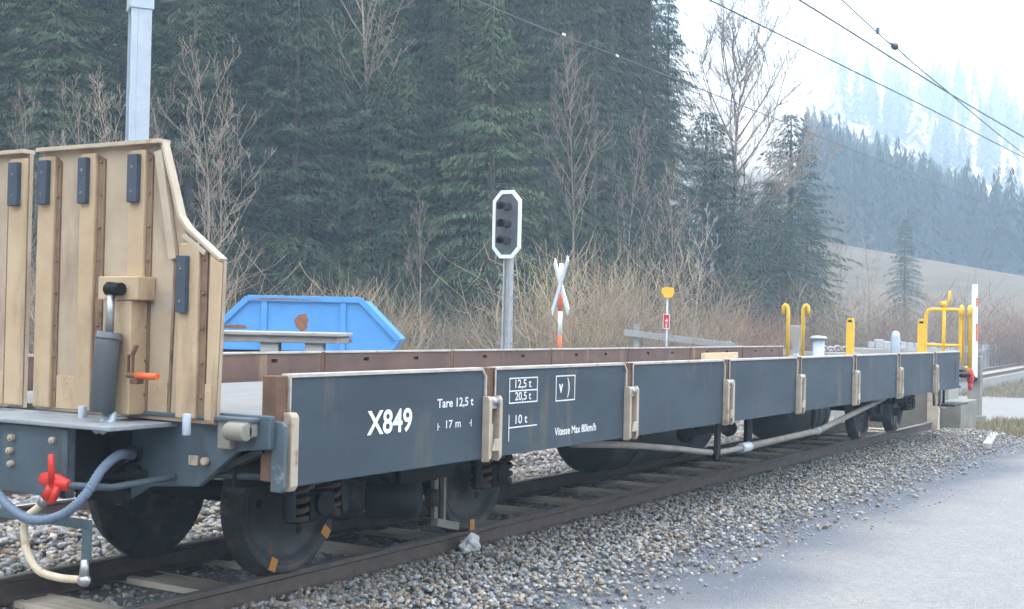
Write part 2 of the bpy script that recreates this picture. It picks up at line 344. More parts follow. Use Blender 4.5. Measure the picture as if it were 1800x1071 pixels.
# track beds
def bed(name, path, x0, x1, n, prof, m):
    X = np.linspace(x0, x1, n); V = []; k = len(prof)
    for x in X:
        for dy, z in prof: V.append((x, path(x)+dy, z))
    F = [(i*k+j, (i+1)*k+j, (i+1)*k+j+1, i*k+j+1) for i in range(n-1) for j in range(k-1)]
    me = npmesh(name, V, F); me.materials.append(m); o = bpy.data.objects.new(name, me); link(o); return tag(o, kind='structure')
YR = 5.193; G = 1.06
def main_y(x): return 8.35 + .00055*np.maximum(x-5, 0)**2
bed('siding_track_bed', lambda x: YR, -10, 20.9, 40, [(-2.15,-.245),(-1.6,-.2),(-1.0,-.155),(1.0,-.155),(1.5,-.17),(2.0,-.245)], m_bed)
bed('main_track_bed', main_y, -14, 100, 60, [(-1.5,-.24),(-1.1,-.145),(1.1,-.145),(1.8,-.26)], m_bed)

# ------------------------------------------------------------------ rails and sleepers
RP = [(-.055,-.135),(.055,-.135),(.055,-.122),(.012,-.108),(.012,-.038),(.031,-.026),(.031,-.006),(.024,0),(-.024,0),(-.031,-.006),(-.031,-.026),(-.012,-.038),(-.012,-.108),(-.055,-.122)]
def rail(name, path, x0, x1, n, label, group=None):
    mb = MB(); X = np.linspace(x0, x1, n); k = len(RP)
    V = [(x, path(x)+a, b) for x in X for a, b in RP]
    for i in range(n-1):
        for j in range(k):
            top = 7 <= j <= 7
            mb_f = (i*k+j, i*k+(j+1) % k, (i+1)*k+(j+1) % k, (i+1)*k+j)
            mb.f.append(list(mb_f)); mb.m.append(1 if 6 <= j <= 8 else 0); mb.s.append(False)
    mb.v = V
    mb.f += [list(range(k))[::-1], [(n-1)*k+j for j in range(k)]]; mb.m += [0, 0]; mb.s += [False, False]
    return tag(obj(name, mb, [m_rail, m_railhead]), label, 'rail', group)
rail('rail', lambda x: YR-G/2, -8, 20.45, 2, 'rusty siding rail nearest the pale gravel yard, under the near wheels')
rail('rail', lambda x: YR+G/2, -8, 20.45, 2, 'rusty siding rail under the far wheels of the flat wagon')
rail('rail', lambda x: main_y(x)-.53, -12, 98, 60, 'dark main line rail nearer to the road beyond the wagon end')
rail('rail', lambda x: main_y(x)+.53, -12, 98, 60, 'dark main line rail nearer to the railing beyond the wagon end')
mb = MB().box(-.12, .12, -.74, .80, -.29, -.122)
for sy in (-.53, .53): mb.box(-.07, .07, sy-.12, sy+.12, -.122, -.116, 1)
sl0 = obj('sleeper', mb, [m_sleeper, m_rail], bev=.012, origin=(0, 0, -.29))
tag(sl0, 'weathered timber sleeper crossing under the rusty siding rails', 'sleeper', 'timber sleepers of the siding')
xs_ = np.arange(1.6, 20.6, .74)
for i, x in enumerate(xs_):
    o = sl0 if i == 0 else sl0.copy()
    if i: C.objects.link(o)
    o.location = (x+random.uniform(-.03, .03), YR+random.uniform(-.04, .04), -.29+random.uniform(-.006, .004)); o.rotation_euler = (0, 0, random.uniform(-.02, .02))
xs2 = np.arange(44, 76, .7)
for i, x in enumerate(xs2):
    o = sl0.copy(); C.objects.link(o); o.location = (x, float(main_y(x)), -.29)
    tag(o, 'timber sleeper under the main line rails beyond the road', 'sleeper', 'timber sleepers of the main line')

# ------------------------------------------------------------------ ballast stones (nobody could count them)
phi = (1+5**.5)/2
ICO = np.array([(-1,phi,0),(1,phi,0),(-1,-phi,0),(1,-phi,0),(0,-1,phi),(0,1,phi),(0,-1,-phi),(0,1,-phi),(phi,0,-1),(phi,0,1),(-phi,0,-1),(-phi,0,1)])/1.9
ICF = np.array([(0,11,5),(0,5,1),(0,1,7),(0,7,10),(0,10,11),(1,5,9),(5,11,4),(11,10,2),(10,7,6),(7,1,8),(3,9,4),(3,4,2),(3,2,6),(3,6,8),(3,8,9),(4,9,5),(2,4,11),(6,2,10),(8,6,7),(9,8,1)])
def stones(name, P, size, tints, m):
    n = len(P); V = np.repeat(ICO[None], n, 0)*(1+RNG.uniform(-.48, .42, (n, 12, 1)))
    V = V*RNG.uniform(.6, 1.25, (n, 1, 3)); q = RNG.normal(size=(n, 4)); q /= np.linalg.norm(q, axis=1, keepdims=True)
    w, x, y, z = q.T
    Rm = np.stack([1-2*(y*y+z*z), 2*(x*y-z*w), 2*(x*z+y*w), 2*(x*y+z*w), 1-2*(x*x+z*z), 2*(y*z-x*w), 2*(x*z-y*w), 2*(y*z+x*w), 1-2*(x*x+y*y)], 1).reshape(n, 3, 3)
    V = np.einsum('nij,nkj->nki', Rm, V); V[:, :, 2] *= .75
    V = V*size[:, None, None] + P[:, None, :]
    F = (ICF[None] + 12*np.arange(n)[:, None, None]).reshape(-1, 3)
    me = npmesh(name, V.reshape(-1, 3), F, np.repeat(tints, 12, 0)); me.materials.append(m)
    o = bpy.data.objects.new(name, me); link(o); return tag(o, kind='stuff')
def stone_tints(n, light=1.0):
    base = RNG.uniform(.20, .48, n)[:, None]*np.array([[1.06, 1.0, .92]]); k = RNG.random(n)
    base[k < .25] *= np.array([1.1, .98, .83]); base[(k > .25) & (k < .6)] *= np.array([.9, .98, 1.1]); base[k > .93] *= 1.45
    base[(k > .6) & (k < .68)] *= np.array([.95, .75, .6])
    return np.clip(base*light, .03, .75)
def scat(n, x0, x1, y0, y1, xb=1.0):
    u = RNG.random(n)**xb; return x0+(x1-x0)*u, RNG.uniform(y0, y1, n)
def bedz(y):
    d = y-YR
    return np.interp(d, [-2.15,-1.6,-1.0,1.0,1.5,2.0], [-.212,-.165,-.128,-.15,-.165,-.235])
PP = []; SZ = []
x, y = scat(48000, 1.5, 21, 2.9, 4.62, 1.5)                      # shoulder on the yard side
keep = RNG.random(len(x)) < np.clip((y-2.9)/1.15, 0, 1)**1.7; x, y = x[keep], y[keep]
PP.append(np.stack([x, y, bedz(y)+RNG.uniform(0, .035, len(x))-.012], 1)); SZ.append(RNG.uniform(.009, .024, len(x)))
x, y = scat(12000, 1.5, 20.6, 4.70, 5.69, 1.4)                     # between the rails
near_sl = np.min(np.abs(x[:, None]-xs_[None]), 1) < .125
zz = -.172+RNG.uniform(-.01, .022, len(x)); ok = ~near_sl | (RNG.random(len(x)) < .05)
zz[near_sl] += .012
PP.append(np.stack([x, y, zz], 1)[ok]); SZ.append(RNG.uniform(.012, .029, len(x))[ok])
x, y = scat(42000, 1.5, 24, 5.78, 10.2, 1.2)                       # beyond the far rail
zb_ = np.maximum(np.where(y < 7.1, bedz(y), -.225), np.interp(y-main_y(x), [-1.5,-1.1,1.1,1.8], [-.23,-.14,-.14,-.25]))
PP.append(np.stack([x, y, zb_+RNG.uniform(-.005, .03, len(x))], 1)); SZ.append(RNG.uniform(.018, .038, len(x)))
P = np.concatenate(PP); S = np.concatenate(SZ)
stones('ballast_gravel', P, S, stone_tints(len(P)), m_stone)
x, y = scat(16000, 4.5, 21, 1.6, 3.9, 1.3)
keep = RNG.random(len(x)) < np.clip((y-2.5)/1.3, .0, 1)**2; x, y = x[keep], y[keep]
stones('loose_pebble_gravel', np.stack([x, y, np.interp(y, [3.0, 3.3, 3.9], [-.213, -.212, -.165])+.0*x], 1), RNG.uniform(.005, .016, len(x)), np.clip(stone_tints(len(x), 1.0)*.6+.2, 0, 1), m_stone)

# ------------------------------------------------------------------ the flat wagon
YN, YF, ZT, ZB = 3.813, 6.40, 1.131, .628
wag = thing('flat_wagon', 'long grey-blue low-sided flat wagon marked X849 with raised tan ramps', 'railway wagon', (11.8, 5.11, 0))
obj('deck', MB().box(4.32, 19.25, 3.93, 6.28, .86, .93), m_deck, wag, .006)
POST = [6.105+1.786*i for i in range(7)]
EDGE = [4.39] + POST + [18.31]
def text_mesh(s, h, w, off=0.012, ext=.0005):
    cu = bpy.data.curves.new('t', 'FONT'); cu.body = s; cu.size = 1; cu.offset = off; cu.extrude = 0; cu.resolution_u = 4
    o = bpy.data.objects.new('t', cu); C.objects.link(o); dg = bpy.context.evaluated_depsgraph_get(); dg.update()
    me = bpy.data.meshes.new_from_object(o.evaluated_get(dg)); bpy.data.objects.remove(o); bpy.data.curves.remove(cu)
    V = np.array([v.co[:] for v in me.vertices]); F = [list(p.vertices) for p in me.polygons]; bpy.data.meshes.remove(me)
    V[:, 0] -= V[:, 0].min(); V[:, 1] -= V[:, 1].min()
    V[:, 0] *= w/V[:, 0].max(); V[:, 1] *= h/V[:, 1].max()
    return V, F
def put_text(mb, s, x, z, h, w, y, off=.012, mi=0):
    V, F = text_mesh(s, h, w, off); mb.add([(x+a, y, z+b) for a, b, _ in V], F, mi)
YL = 3.7965
panels = []
for i in range(8):
    x0, x1 = EDGE[i]+(.055 if i else .03), EDGE[i+1]-.055
    if i == 7: x1 = 18.31
    c = .035
    poly = [(x0, ZB), (x1, ZB), (x1, ZT-c-.012), (x1-c*.3, ZT-c*.35-.012), (x1-c, ZT-.012), (x0, ZT-.012)]
    p = obj('side_panel', MB().prism(poly, 1, 3.80, 3.835), m_panel, wag, .003)
    fl = MB().box(x0-.004, x1-c, 3.788, 3.85, ZT-.0125, ZT+.004)
    fl.bar((x1-c, 3.819, ZT-.004), (x1+.002, 3.819, ZT-c-.01), .062, .012, (0, 0, 1))
    fl.box(x1-.002, x1+.010, 3.788, 3.85, ZB+.34, ZT-c-.004)
    if i: fl.box(x0-.012, x0-.001, 3.788, 3.85, ZB+.34, ZT-.013)
    else: fl.box(x0-.010, x0-.001, 3.79, 3.85, ZB+.30, ZT-.013)
    obj('top_flange', fl, m_flange, p, .002)
    panels.append(p)
# markings
def lettering(name, f, par, y=YL): mb = MB(); f(mb); return obj(name, mb, m_white, par)
lettering('running_number', lambda m: put_text(m, 'X849', 4.985, .822, .122, .375, YL, .022), panels[0])
lettering('tare_marking', lambda m: put_text(m, 'Tare 12,5 t', 5.586, .922, .056, .35, YL, .016), panels[0])
def lm(m):
    put_text(m, '17', 5.672, .818, .043, .062, YL, .012); put_text(m, 'm', 5.762, .818, .030, .052, YL, .012)
    m.box(5.592, 5.597, YL-.001, YL, .812, .850); m.box(5.597, 5.612, YL-.001, YL, .829, .8335)
    m.box(5.915, 5.920, YL-.001, YL, .816, .854); m.box(5.900, 5.915, YL-.001, YL, .833, .8375)
lettering('length_marking', lm, panels[0])
def fr(m, x0, x1, z0, z1, t=.007):
    m.box(x0, x1, YL-.001, YL, z1-t, z1); m.box(x0, x1, YL-.001, YL, z0, z0+t)
    m.box(x0, x0+t, YL-.001, YL, z0+t, z1-t); m.box(x1-t, x1, YL-.001, YL, z0+t, z1-t)
def lt(m):
    fr(m, 6.314, 6.641, .921, 1.070); m.box(6.321, 6.634, YL-.001, YL, .990, .997)
    put_text(m, '12,5 t', 6.382, 1.001, .058, .185, YL, .012); put_text(m, '20,5 t', 6.382, .930, .056, .185, YL, .012)
lettering('load_table', lt, panels[1])
def bm_(m):
    fr(m, 6.865, 7.113, .912, 1.070); put_text(m, 'v', 6.905, .962, .056, .052, YL, .02); put_text(m, ')', 7.012, .932, .122, .03, YL, .004)
lettering('brake_mark', bm_, panels[1])
def al(m):
    m.box(6.314, 6.321, YL-.001, YL, .706, .858); m.box(6.321, 6.64, YL-.001, YL, .780, .787); put_text(m, '10 t', 6.392, .802, .052, .135, YL, .012)
lettering('axle_load_mark', al, panels[1])
lettering('speed_marking', lambda m: put_text(m, 'Vitesse Max 80km/h', 6.862, .703, .050, .55, YL, .02), panels[1])
# small recessed hatch at the far end of the last panel
obj('hatch', MB().box(18.05, 18.18, 3.794, 3.80, .76, 1.0), m_grimy, panels[7], .004)
# posts with latches
for i, px in enumerate(POST):
    st = obj('stanchion', MB().box(px-.042, px+.042, 3.803, 3.875, ZB-.01, ZT+.002).box(px-.049, px-.042, 3.792, 3.87, ZB+.3, ZT).box(px+.042, px+.049, 3.792, 3.87, ZB+.3, ZT), m_rustpost, wag, .003)
    lk = MB()
    for s in (-1, 1):
        xa = px+s*.055
        lk.prism([(3.752, .632), (3.765, .612), (3.80, .612), (3.80, .975), (3.765, .975), (3.752, .955)], 0, xa-.016, xa+.016)
    obj('latch_cheek', lk, m_latch, st, .004)
    obj('latch_head', MB().tube([(px-.036, 3.778, .947), (px+.036, 3.778, .947)], .026, 12).box(px-.03, px+.03, 3.768, 3.80, .905, .95), m_steel, st)
    obj('latch_wedge', MB().bar((px, 3.785, .82), (px+.004, 3.79, .64), .028, .016, (0, 1, 0)).prism([(px-.050, .672), (px+.034, .672), (px+.036, .738), (px-.026, .738)], 1, 3.738, 3.750), m_latch, st, .003)
ep = obj('corner_post', MB().box(4.325, 4.405, 3.80, 3.88, .66, ZT-.004), m_rustpost, wag, .004)
obj('latch_cheek', MB().prism([(3.748, .64), (3.762, .615), (3.80, .615), (3.80, .965), (3.762, .965), (3.748, .945)], 0, 4.375, 4.428), m_latch, ep, .006)
obj('latch_cheek', MB().prism([(3.725, .64), (3.74, .62), (3.80, .62), (3.80, .93), (3.74, .93), (3.725, .91)], 0, 4.30, 4.325), m_bracket, ep, .006)
# far side boards: brown inner faces with tie-down slots
FE = [4.39, 6.0, 7.82, 9.63, 11.45, 13.25, 15.05, 16.87, 18.6]
for i in range(8):
    x0, x1 = FE[i]+.03, FE[i+1]-.03; mb = MB()
    mb.box(x0, x1, YF, YF+.03, .70, 1.055); mb.box(x0, x1, YF, YF+.03, 1.082, ZT-.01)
    w = x1-x0; sl_ = [x0+w*.3, x0+w*.7]; cur = x0
    for s in sl_: mb.box(cur, s-.035, YF, YF+.03, 1.055, 1.082); cur = s+.035
    mb.box(cur, x1, YF, YF+.03, 1.055, 1.082)
    p = obj('far_side_panel', mb, m_inner, wag)
    p['label'] = 'rusty brown inner face of the far side board with tie-down slots'
    obj('slot_backing', MB().box(x0+.02, x1-.02, YF+.03, YF+.036, 1.03, 1.10), m_dark, p)  # dark plate added behind the slots so they read as shaded holes
    obj('top_flange', MB().box(x0, x1, YF-.012, YF+.045, ZT-.01, ZT+.006), m_flange, p, .002)
    if i: obj('far_stanchion', MB().box(FE[i]-.045, FE[i]+.045, YF+.006, YF+.075, .64, ZT), m_rustpost, wag, .003)
# underframe
uf = MB()
for y in (4.02, 6.12):
    uf.box(4.32, 19.2, y, y+.02, .62, .86); uf.box(4.32, 19.2, y-.06, y+.06, .60, .62)
for x in np.arange(5.0, 19.2, 1.2): uf.box(x-.04, x+.04, 4.04, 6.10, .66, .855)
uf.box(4.6, 19.0, 4.98, 5.24, .58, .855)
obj('underframe', uf, m_dark, wag)
# end sill (headstock) with its cut corner, towards the camera's left
sill = [(3.775, .955), (3.775, .81), (3.96, .79), (4.19, .615), (4.5, .592), (4.72, .48), (4.78, .53), (4.66, .87), (4.66, .955)]
es = obj('end_sill', MB().prism(sill, 0, 4.262, 4.298).box(4.20, 4.262, 3.83, 4.66, .925, .945), m_end, wag, .006)
obj('end_sill', MB().prism([(2*5.11-a, b) for a, b in sill], 0, 4.262, 4.298), m_end, wag, .006)
obj('end_sill_bolt', MB().tube([(4.235, 4.14, .735), (4.262, 4.14, .735)], .018, 10), m_latch, es, .003)
obj('jacking_pad', MB().box(4.25, 4.262, 4.19, 4.245, .71, .755), m_latch, es, .003)
obj('stained_lug', MB().box(4.22, 4.262, 3.965, 4.045, .80, .935).box(4.20, 4.262, 3.84, 3.965, .86, .935).tube([(4.19, 3.84, .885), (4.19, 3.955, .885)], .04, 12), m_conc2, es, .008)
obj('brace', MB().bar((4.34, 3.86, .80), (4.34, 4.28, .62), .03, .06, (1, 0, 0)).tube([(4.30, 4.30, .655), (4.33, 4.1, .668), (4.36, 3.9, .672)], .016, 8), m_grimy, es, .004)
# draw gear box standing proud of the sill, with its pale step plate
bx = obj('buffer_beam', MB().box(3.90, 3.935, 4.62, 5.60, .56, .872).box(3.885, 3.90, 4.62, 4.66, .56, .872).box(3.885, 3.90, 5.10, 5.15, .56, .872), m_end, wag, .006)
obj('pocket_shadow', MB().box(3.935, 4.26, 4.72, 5.56, .57, .87).box(4.22, 4.261, 4.62, 4.95, .50, .90), m_dark, bx)  # dark core and backing put in as the pocket's shadow
for y, z in ((5.0, .81), (5.01, .75), (5.0, .69), (4.72, .815)):
    obj('bolt', MB().tube([(3.875, y, z), (3.90, y, z)], .016, 8).tube([(3.868, y, z), (3.875, y, z)], .009, 8), m_latch, bx, .003)
obj('step_plate', MB().box(3.862, 4.27, 4.33, 6.05, .878, .90), m_ledge, wag, .006)
# hoses, cock, bracket
def bez(P, n=10):
    P = [Vector(p) for p in P]; P = [P[0]*2-P[1]] + P + [P[-1]*2-P[-2]]; out = []
    for i in range(1, len(P)-2):
        for k in range(n):
            t = k/n; a, b, c, d = P[i-1:i+3]
            out.append(.5*((2*b)+(c-a)*t+(2*a-5*b+4*c-d)*t*t+(3*b-a-3*c+d)*t**3))
    return out + [P[-2]]
def nr(x, y, z): k = x/3.9; return (x, y*k, CAMH+(z-CAMH)*k)      # slides a measured point along the hose's depth
hp = bez([nr(*p) for p in ((3.80, 5.22, .65), (3.78, 5.127, .561), (3.77, 5.003, .481), (3.77, 4.844, .444), (3.79, 4.655, .487), (3.84, 4.511, .588), (3.92, 4.407, .709), (4.04, 4.303, .778), (4.24, 4.216, .784))], 22)
obj('ribbed_hose', MB().tube(hp, [.0225 if i % 3 else .019 for i in range(len(hp))], 12), m_hose, wag)
obj('hose_socket', MB().tube([(4.19, 4.59, .735), (4.262, 4.57, .74)], .035, 12).ball((4.24, 4.585, .655), .045, 10).tube([(4.16, 4.72, .63), (4.24, 4.5, .65)], .02, 8), m_dark, es)
q = nr(3.84, 4.70, .625); cx_, cyy, cz_ = q
ck = MB().ball(q, .042, 12, 0, (1, 1, .95)).tube([(cx_, cyy+.085, cz_+.012), (cx_, cyy, cz_+.004), (cx_, cyy-.085, cz_-.006)], [.030, .038, .024], 10)
ck.tube([(cx_-.035, cyy-.005, cz_), (cx_-.04, cyy-.012, cz_+.07), (cx_-.045, cyy-.013, cz_+.13)], [.016, .014, .013], 8).tube([(cx_-.01, cyy+.005, cz_-.01), (cx_-.02, cyy+.04, cz_-.07)], [.028, .025], 10).tube([(cx_-.02, cyy-.035, cz_-.01), (cx_-.03, cyy-.005, cz_-.085)], .017, 8)
ckO = obj('brake_cock', ck, m_red, wag); ckO['label'] = 'bright red brake cock with upright handle'
obj('pipe_stub', MB().tube([(cx_, cyy-.08, cz_-.005), (3.97, cyy-.2, .62), (4.25, cyy-.3, .65)], .016, 8), m_end, ckO)
cp = bez([nr(*p) for p in ((3.84, 4.765, .55), (3.82, 4.825, .50), (3.80, 4.902, .438), (3.79, 4.897, .322), (3.79, 4.816, .228), (3.80, 4.682, .206), (3.82, 4.525, .213))], 8)
ch = obj('cream_brake_hose', MB().tube(cp, .0175, 10), m_cream, wag)
obj('hose_clip', MB().tube([cp[0]+Vector((0, -.01, .008)), cp[5]], .024, 10), m_steel, ch)
e_ = cp[-1]
obj('coupling_head', MB().ball((e_.x, e_.y-.02, e_.z), .028, 10, 0, (1, 1.2, 1)).tube([(e_.x, e_.y-.02, e_.z+.01), (e_.x, e_.y-.02, e_.z+.09)], [.022, .016], 8), m_steel, ch)
obj('hose_bracket', MB().box(3.90, 3.92, 4.482, 5.35, .435, .478).box(3.89, 3.92, 4.482, 4.518, .30, .435).box(3.885, 3.90, 4.486, 4.512, .235, .33).bar((3.97, 5.1, .46), (3.97, 5.1, .56), .05, .02), m_bracket, wag, .004)

# ------------------------------------------------------------------ the raised loading ramps
def ramp(mir):
    cY = 5.29
    Y = (lambda y: 2*cY-y) if mir else (lambda y: y)
    def bx_(mb, x0, x1, ya, yb, z0, z1, mi=0):
        a, b = sorted((Y(ya), Y(yb))); mb.box(x0, x1, a, b, z0, z1, mi)
    def pr(mb, poly, x0, x1, mi=0): mb.prism([(Y(a), b) for a, b in poly], 0, x0, x1, mi)
    out = [(4.406, 2.172), (4.285, 1.83), (4.23, 1.775), (4.022, 1.628), (4.045, .905), (5.244, .915), (5.244, 2.172)]
    mb = MB(); pr(mb, out, 4.215, 4.235)
    rp_ = obj('loading_ramp', mb, m_rampbase, wag)
    hats = [(5.122, 5.240, 2.150, 5.095), (4.835, 4.940, 2.150, 4.787), (4.502, 4.610, 2.150, 4.470), (4.150, 4.275, 1.715, 4.112)]
    hb_ = MB(); sd_ = MB()
    for ya, yb, zt, yr in hats:
        bx_(hb_, 4.188, 4.2145, ya, yb, .925, zt)
        pr(sd_, [(ya-.001, .93), (ya-.001, zt-.01), (yr, zt-.03), (yr, .93)], 4.206, 4.2147)
        for k in range(int((zt-1.0)/.155)+1):
            z = 1.02+.155*k; yy = Y((ya+yr)/2); sd_.ball((4.204, yy, z), .0085, 6)
    obj('ramp_rib', hb_, m_tan, rp_, .008); obj('riveted_flange', sd_, m_tanrust_shade, rp_)
    ed = MB()
    bx_(ed, 4.172, 4.245, 4.40, 5.244, 2.1725, 2.192)
    for a, b in (((4.406, 2.18), (4.285, 1.835)), ((4.285, 1.835), (4.235, 1.78)), ((4.235, 1.78), (4.024, 1.635))):
        ed.bar((4.213, Y(a[0]), a[1]), (4.213, Y(b[0]), b[1]), .016, .044, (1, 0, 0))
    obj('edge_flange', ed, m_tanlight, rp_, .002)
    e2 = MB(); pr(e2, [(4.024, 1.62), (4.046, .91), (4.095, .91), (4.085, 1.66)], 4.192, 4.2147)
    obj('edge_strip', e2, m_tan, rp_, .006)
    sl2 = MB(); sl2.bar((4.20, Y(4.425), 2.14), (4.20, Y(4.315), 1.64), .045, .025, (1, 0, 0))
    obj('slanted_stiffener', sl2, m_tanlight, rp_, .003)
    sl3 = MB(); sl3.bar((4.211, Y(4.315), 1.64), (4.211, Y(4.335), .93), .014, .008, (1, 0, 0)); obj('side_seam', sl3, m_tanrust_shade, rp_)
    sl4 = MB(); sl4.bar((4.20, Y(4.255), 1.75), (4.20, Y(4.115), 1.665), .022, .025, (1, 0, 0)); obj('slanted_stiffener', sl4, m_tanlight, rp_, .003)
    for ya, yb, xa, xb in ((4.345, 4.468, 4.207, 4.2148), (4.63, 4.785, 4.207, 4.2148), (4.945, 5.092, 4.207, 4.2148), (4.05, 4.092, 4.186, 4.1918)):
        lp = MB(); bx_(lp, xa, xb, ya, yb, .925, 1.085)
        for zz in (.97, 1.05): lp.ball((xa-.001, Y((ya+yb)/2), zz), .005, 6)
        obj('patch_plate', lp, m_tan, rp_, .002)
    for ya, yb, z0, z1 in ((5.14, 5.225, 1.913, 2.128), (4.862, 4.935, 1.910, 2.128), (4.520, 4.600, 1.905, 2.128), (4.196, 4.270, 1.40, 1.655)):
        a, b = sorted((Y(ya+.007), Y(yb-.009))); pm = MB().box(4.160, 4.1875, a, b, z0, z1)
        for zz in (z0+.05, z1-.06): pm.tube([(4.156, (a+b)/2, zz), (4.162, (a+b)/2, zz)], .008, 8, 1)
        obj('rubber_pad', pm, [m_pad, m_tanrust_shade], rp_, .006)
    if not mir:
        mb = MB(); V, F = text_mesh('09', .105, .145, .012)
        mb.add([(4.2128, 4.470-a, 1.395+b) for a, b, _ in V], F); obj('faded_number', mb, m_ghost, rp_)
    for y in (4.13, 4.80): obj('ramp_hinge', MB().tube([(4.12, Y(y), .86), (4.12, Y(y), .955)], .020, 10), m_galv, wag, .004)
    # lifting cylinder
    cY0 = 4.555
    c = MB().tube([(4.03, Y(cY0+.012), .945), (4.045, Y(cY0+.004), 1.25), (4.05, Y(cY0), 1.305)], .056, 24).tube([(4.048, Y(cY0), 1.268), (4.05, Y(cY0), 1.282)], .059, 24)
    cyl_ = obj('lifting_cylinder', c, m_cyl, wag)
    cb0 = MB(); bx_(cb0, 4.110, 4.2145, 4.485, 4.625, .93, 1.451); obj('mounting_column', cb0, m_tan, rp_, .006)
    obj('piston_rod', MB().tube([(4.05, Y(cY0), 1.30), (4.065, Y(cY0+.01), 1.50)], .019, 12), m_steel, cyl_)
    obj('rod_clevis', MB().tube([(4.065, Y(cY0+.012), 1.475), (4.07, Y(cY0+.012), 1.53)], .026, 12).tube([(4.07, Y(cY0+.04), 1.50), (4.07, Y(cY0-.05), 1.50)], .030, 10), m_dark, cyl_)
    cb = MB(); bx_(cb, 4.105, 4.2145, 4.44, 4.70, 1.452, 1.560); obj('clevis_bracket', cb, m_tan, rp_, .006)
    lg = MB()
    for y in (4.575, 4.535): lg.tube([(4.0, Y(y), .86), (4.06, Y(y), .90), (4.06, Y(y), .945)], .020, 8)
    obj('cylinder_lug', lg, m_galv, cyl_)
    if not mir:
        hd = obj('crank_handle', MB().tube([(4.075, 4.40, 1.113), (4.075, 4.27, 1.113)], .0155, 10), m_orange, wag)
        obj('handle_frame', MB().box(4.07, 4.085, 4.452, 4.459, 1.105, 1.20).box(4.07, 4.085, 4.425, 4.432, 1.125, 1.20).box(4.07, 4.085, 4.425, 4.459, 1.1995, 1.206).tube([(4.08, 4.435, 1.204), (4.09, 4.42, 1.25)], .011, 8).tube([(4.075, 4.46, 1.113), (4.075, 4.395, 1.113)], .013, 8).box(4.07, 4.109, 4.39, 4.44, 1.075, 1.096), m_rustpost, hd, .002)
ramp(False); ramp(True)

# ------------------------------------------------------------------ bogies
def wheel(mb_y, sgn, x, par, marks):
    # sgn = -1: outer face towards -Y
    prof = [(.05, -.045), (.09, -.04), (.105, .0), (.125, .022), (.29, .034), (.325, .018), (.338, -.012), (.352, -.014), (.358, -.006), (.364, -.014), (.395, -.014), (.40, -.010), (.404, .055), (.435, .075), (.435, .095), (.42, .10), (.30, .10), (.12, .08)]
    m = MB(); o = (x, mb_y, .402); ax = (0, -sgn, 0)
    m.lathe(prof, o, ax, 40)
    for j in range(len(m.f)):
        pass
    f = mb_y + sgn*.0165
    for a in (R_(q) for q in marks):
        ca, sa = math.cos(a), math.sin(a)
        m.bar((x+ca*.328, f-sgn*.0, .402+sa*.328), (x+ca*.398, f, .402+sa*.398), .055, .008, (0, 1, 0), 1)
    a0 = R_(-95)
    for a in (R_(-58), R_(-178), R_(62)): m.tube([(x+.215*math.cos(a), mb_y-sgn*.040, .402+.215*math.sin(a)), (x+.215*math.cos(a), mb_y-sgn*.024, .402+.215*math.sin(a))], .024, 10, 2)
    return obj('wheel', m, [m_wheel, m_orangemark, m_dark], par)
m_orangemark = mat('orange_wheel_mark', (.62,.27,.04), (.45,.19,.04), 15, .6, .6)
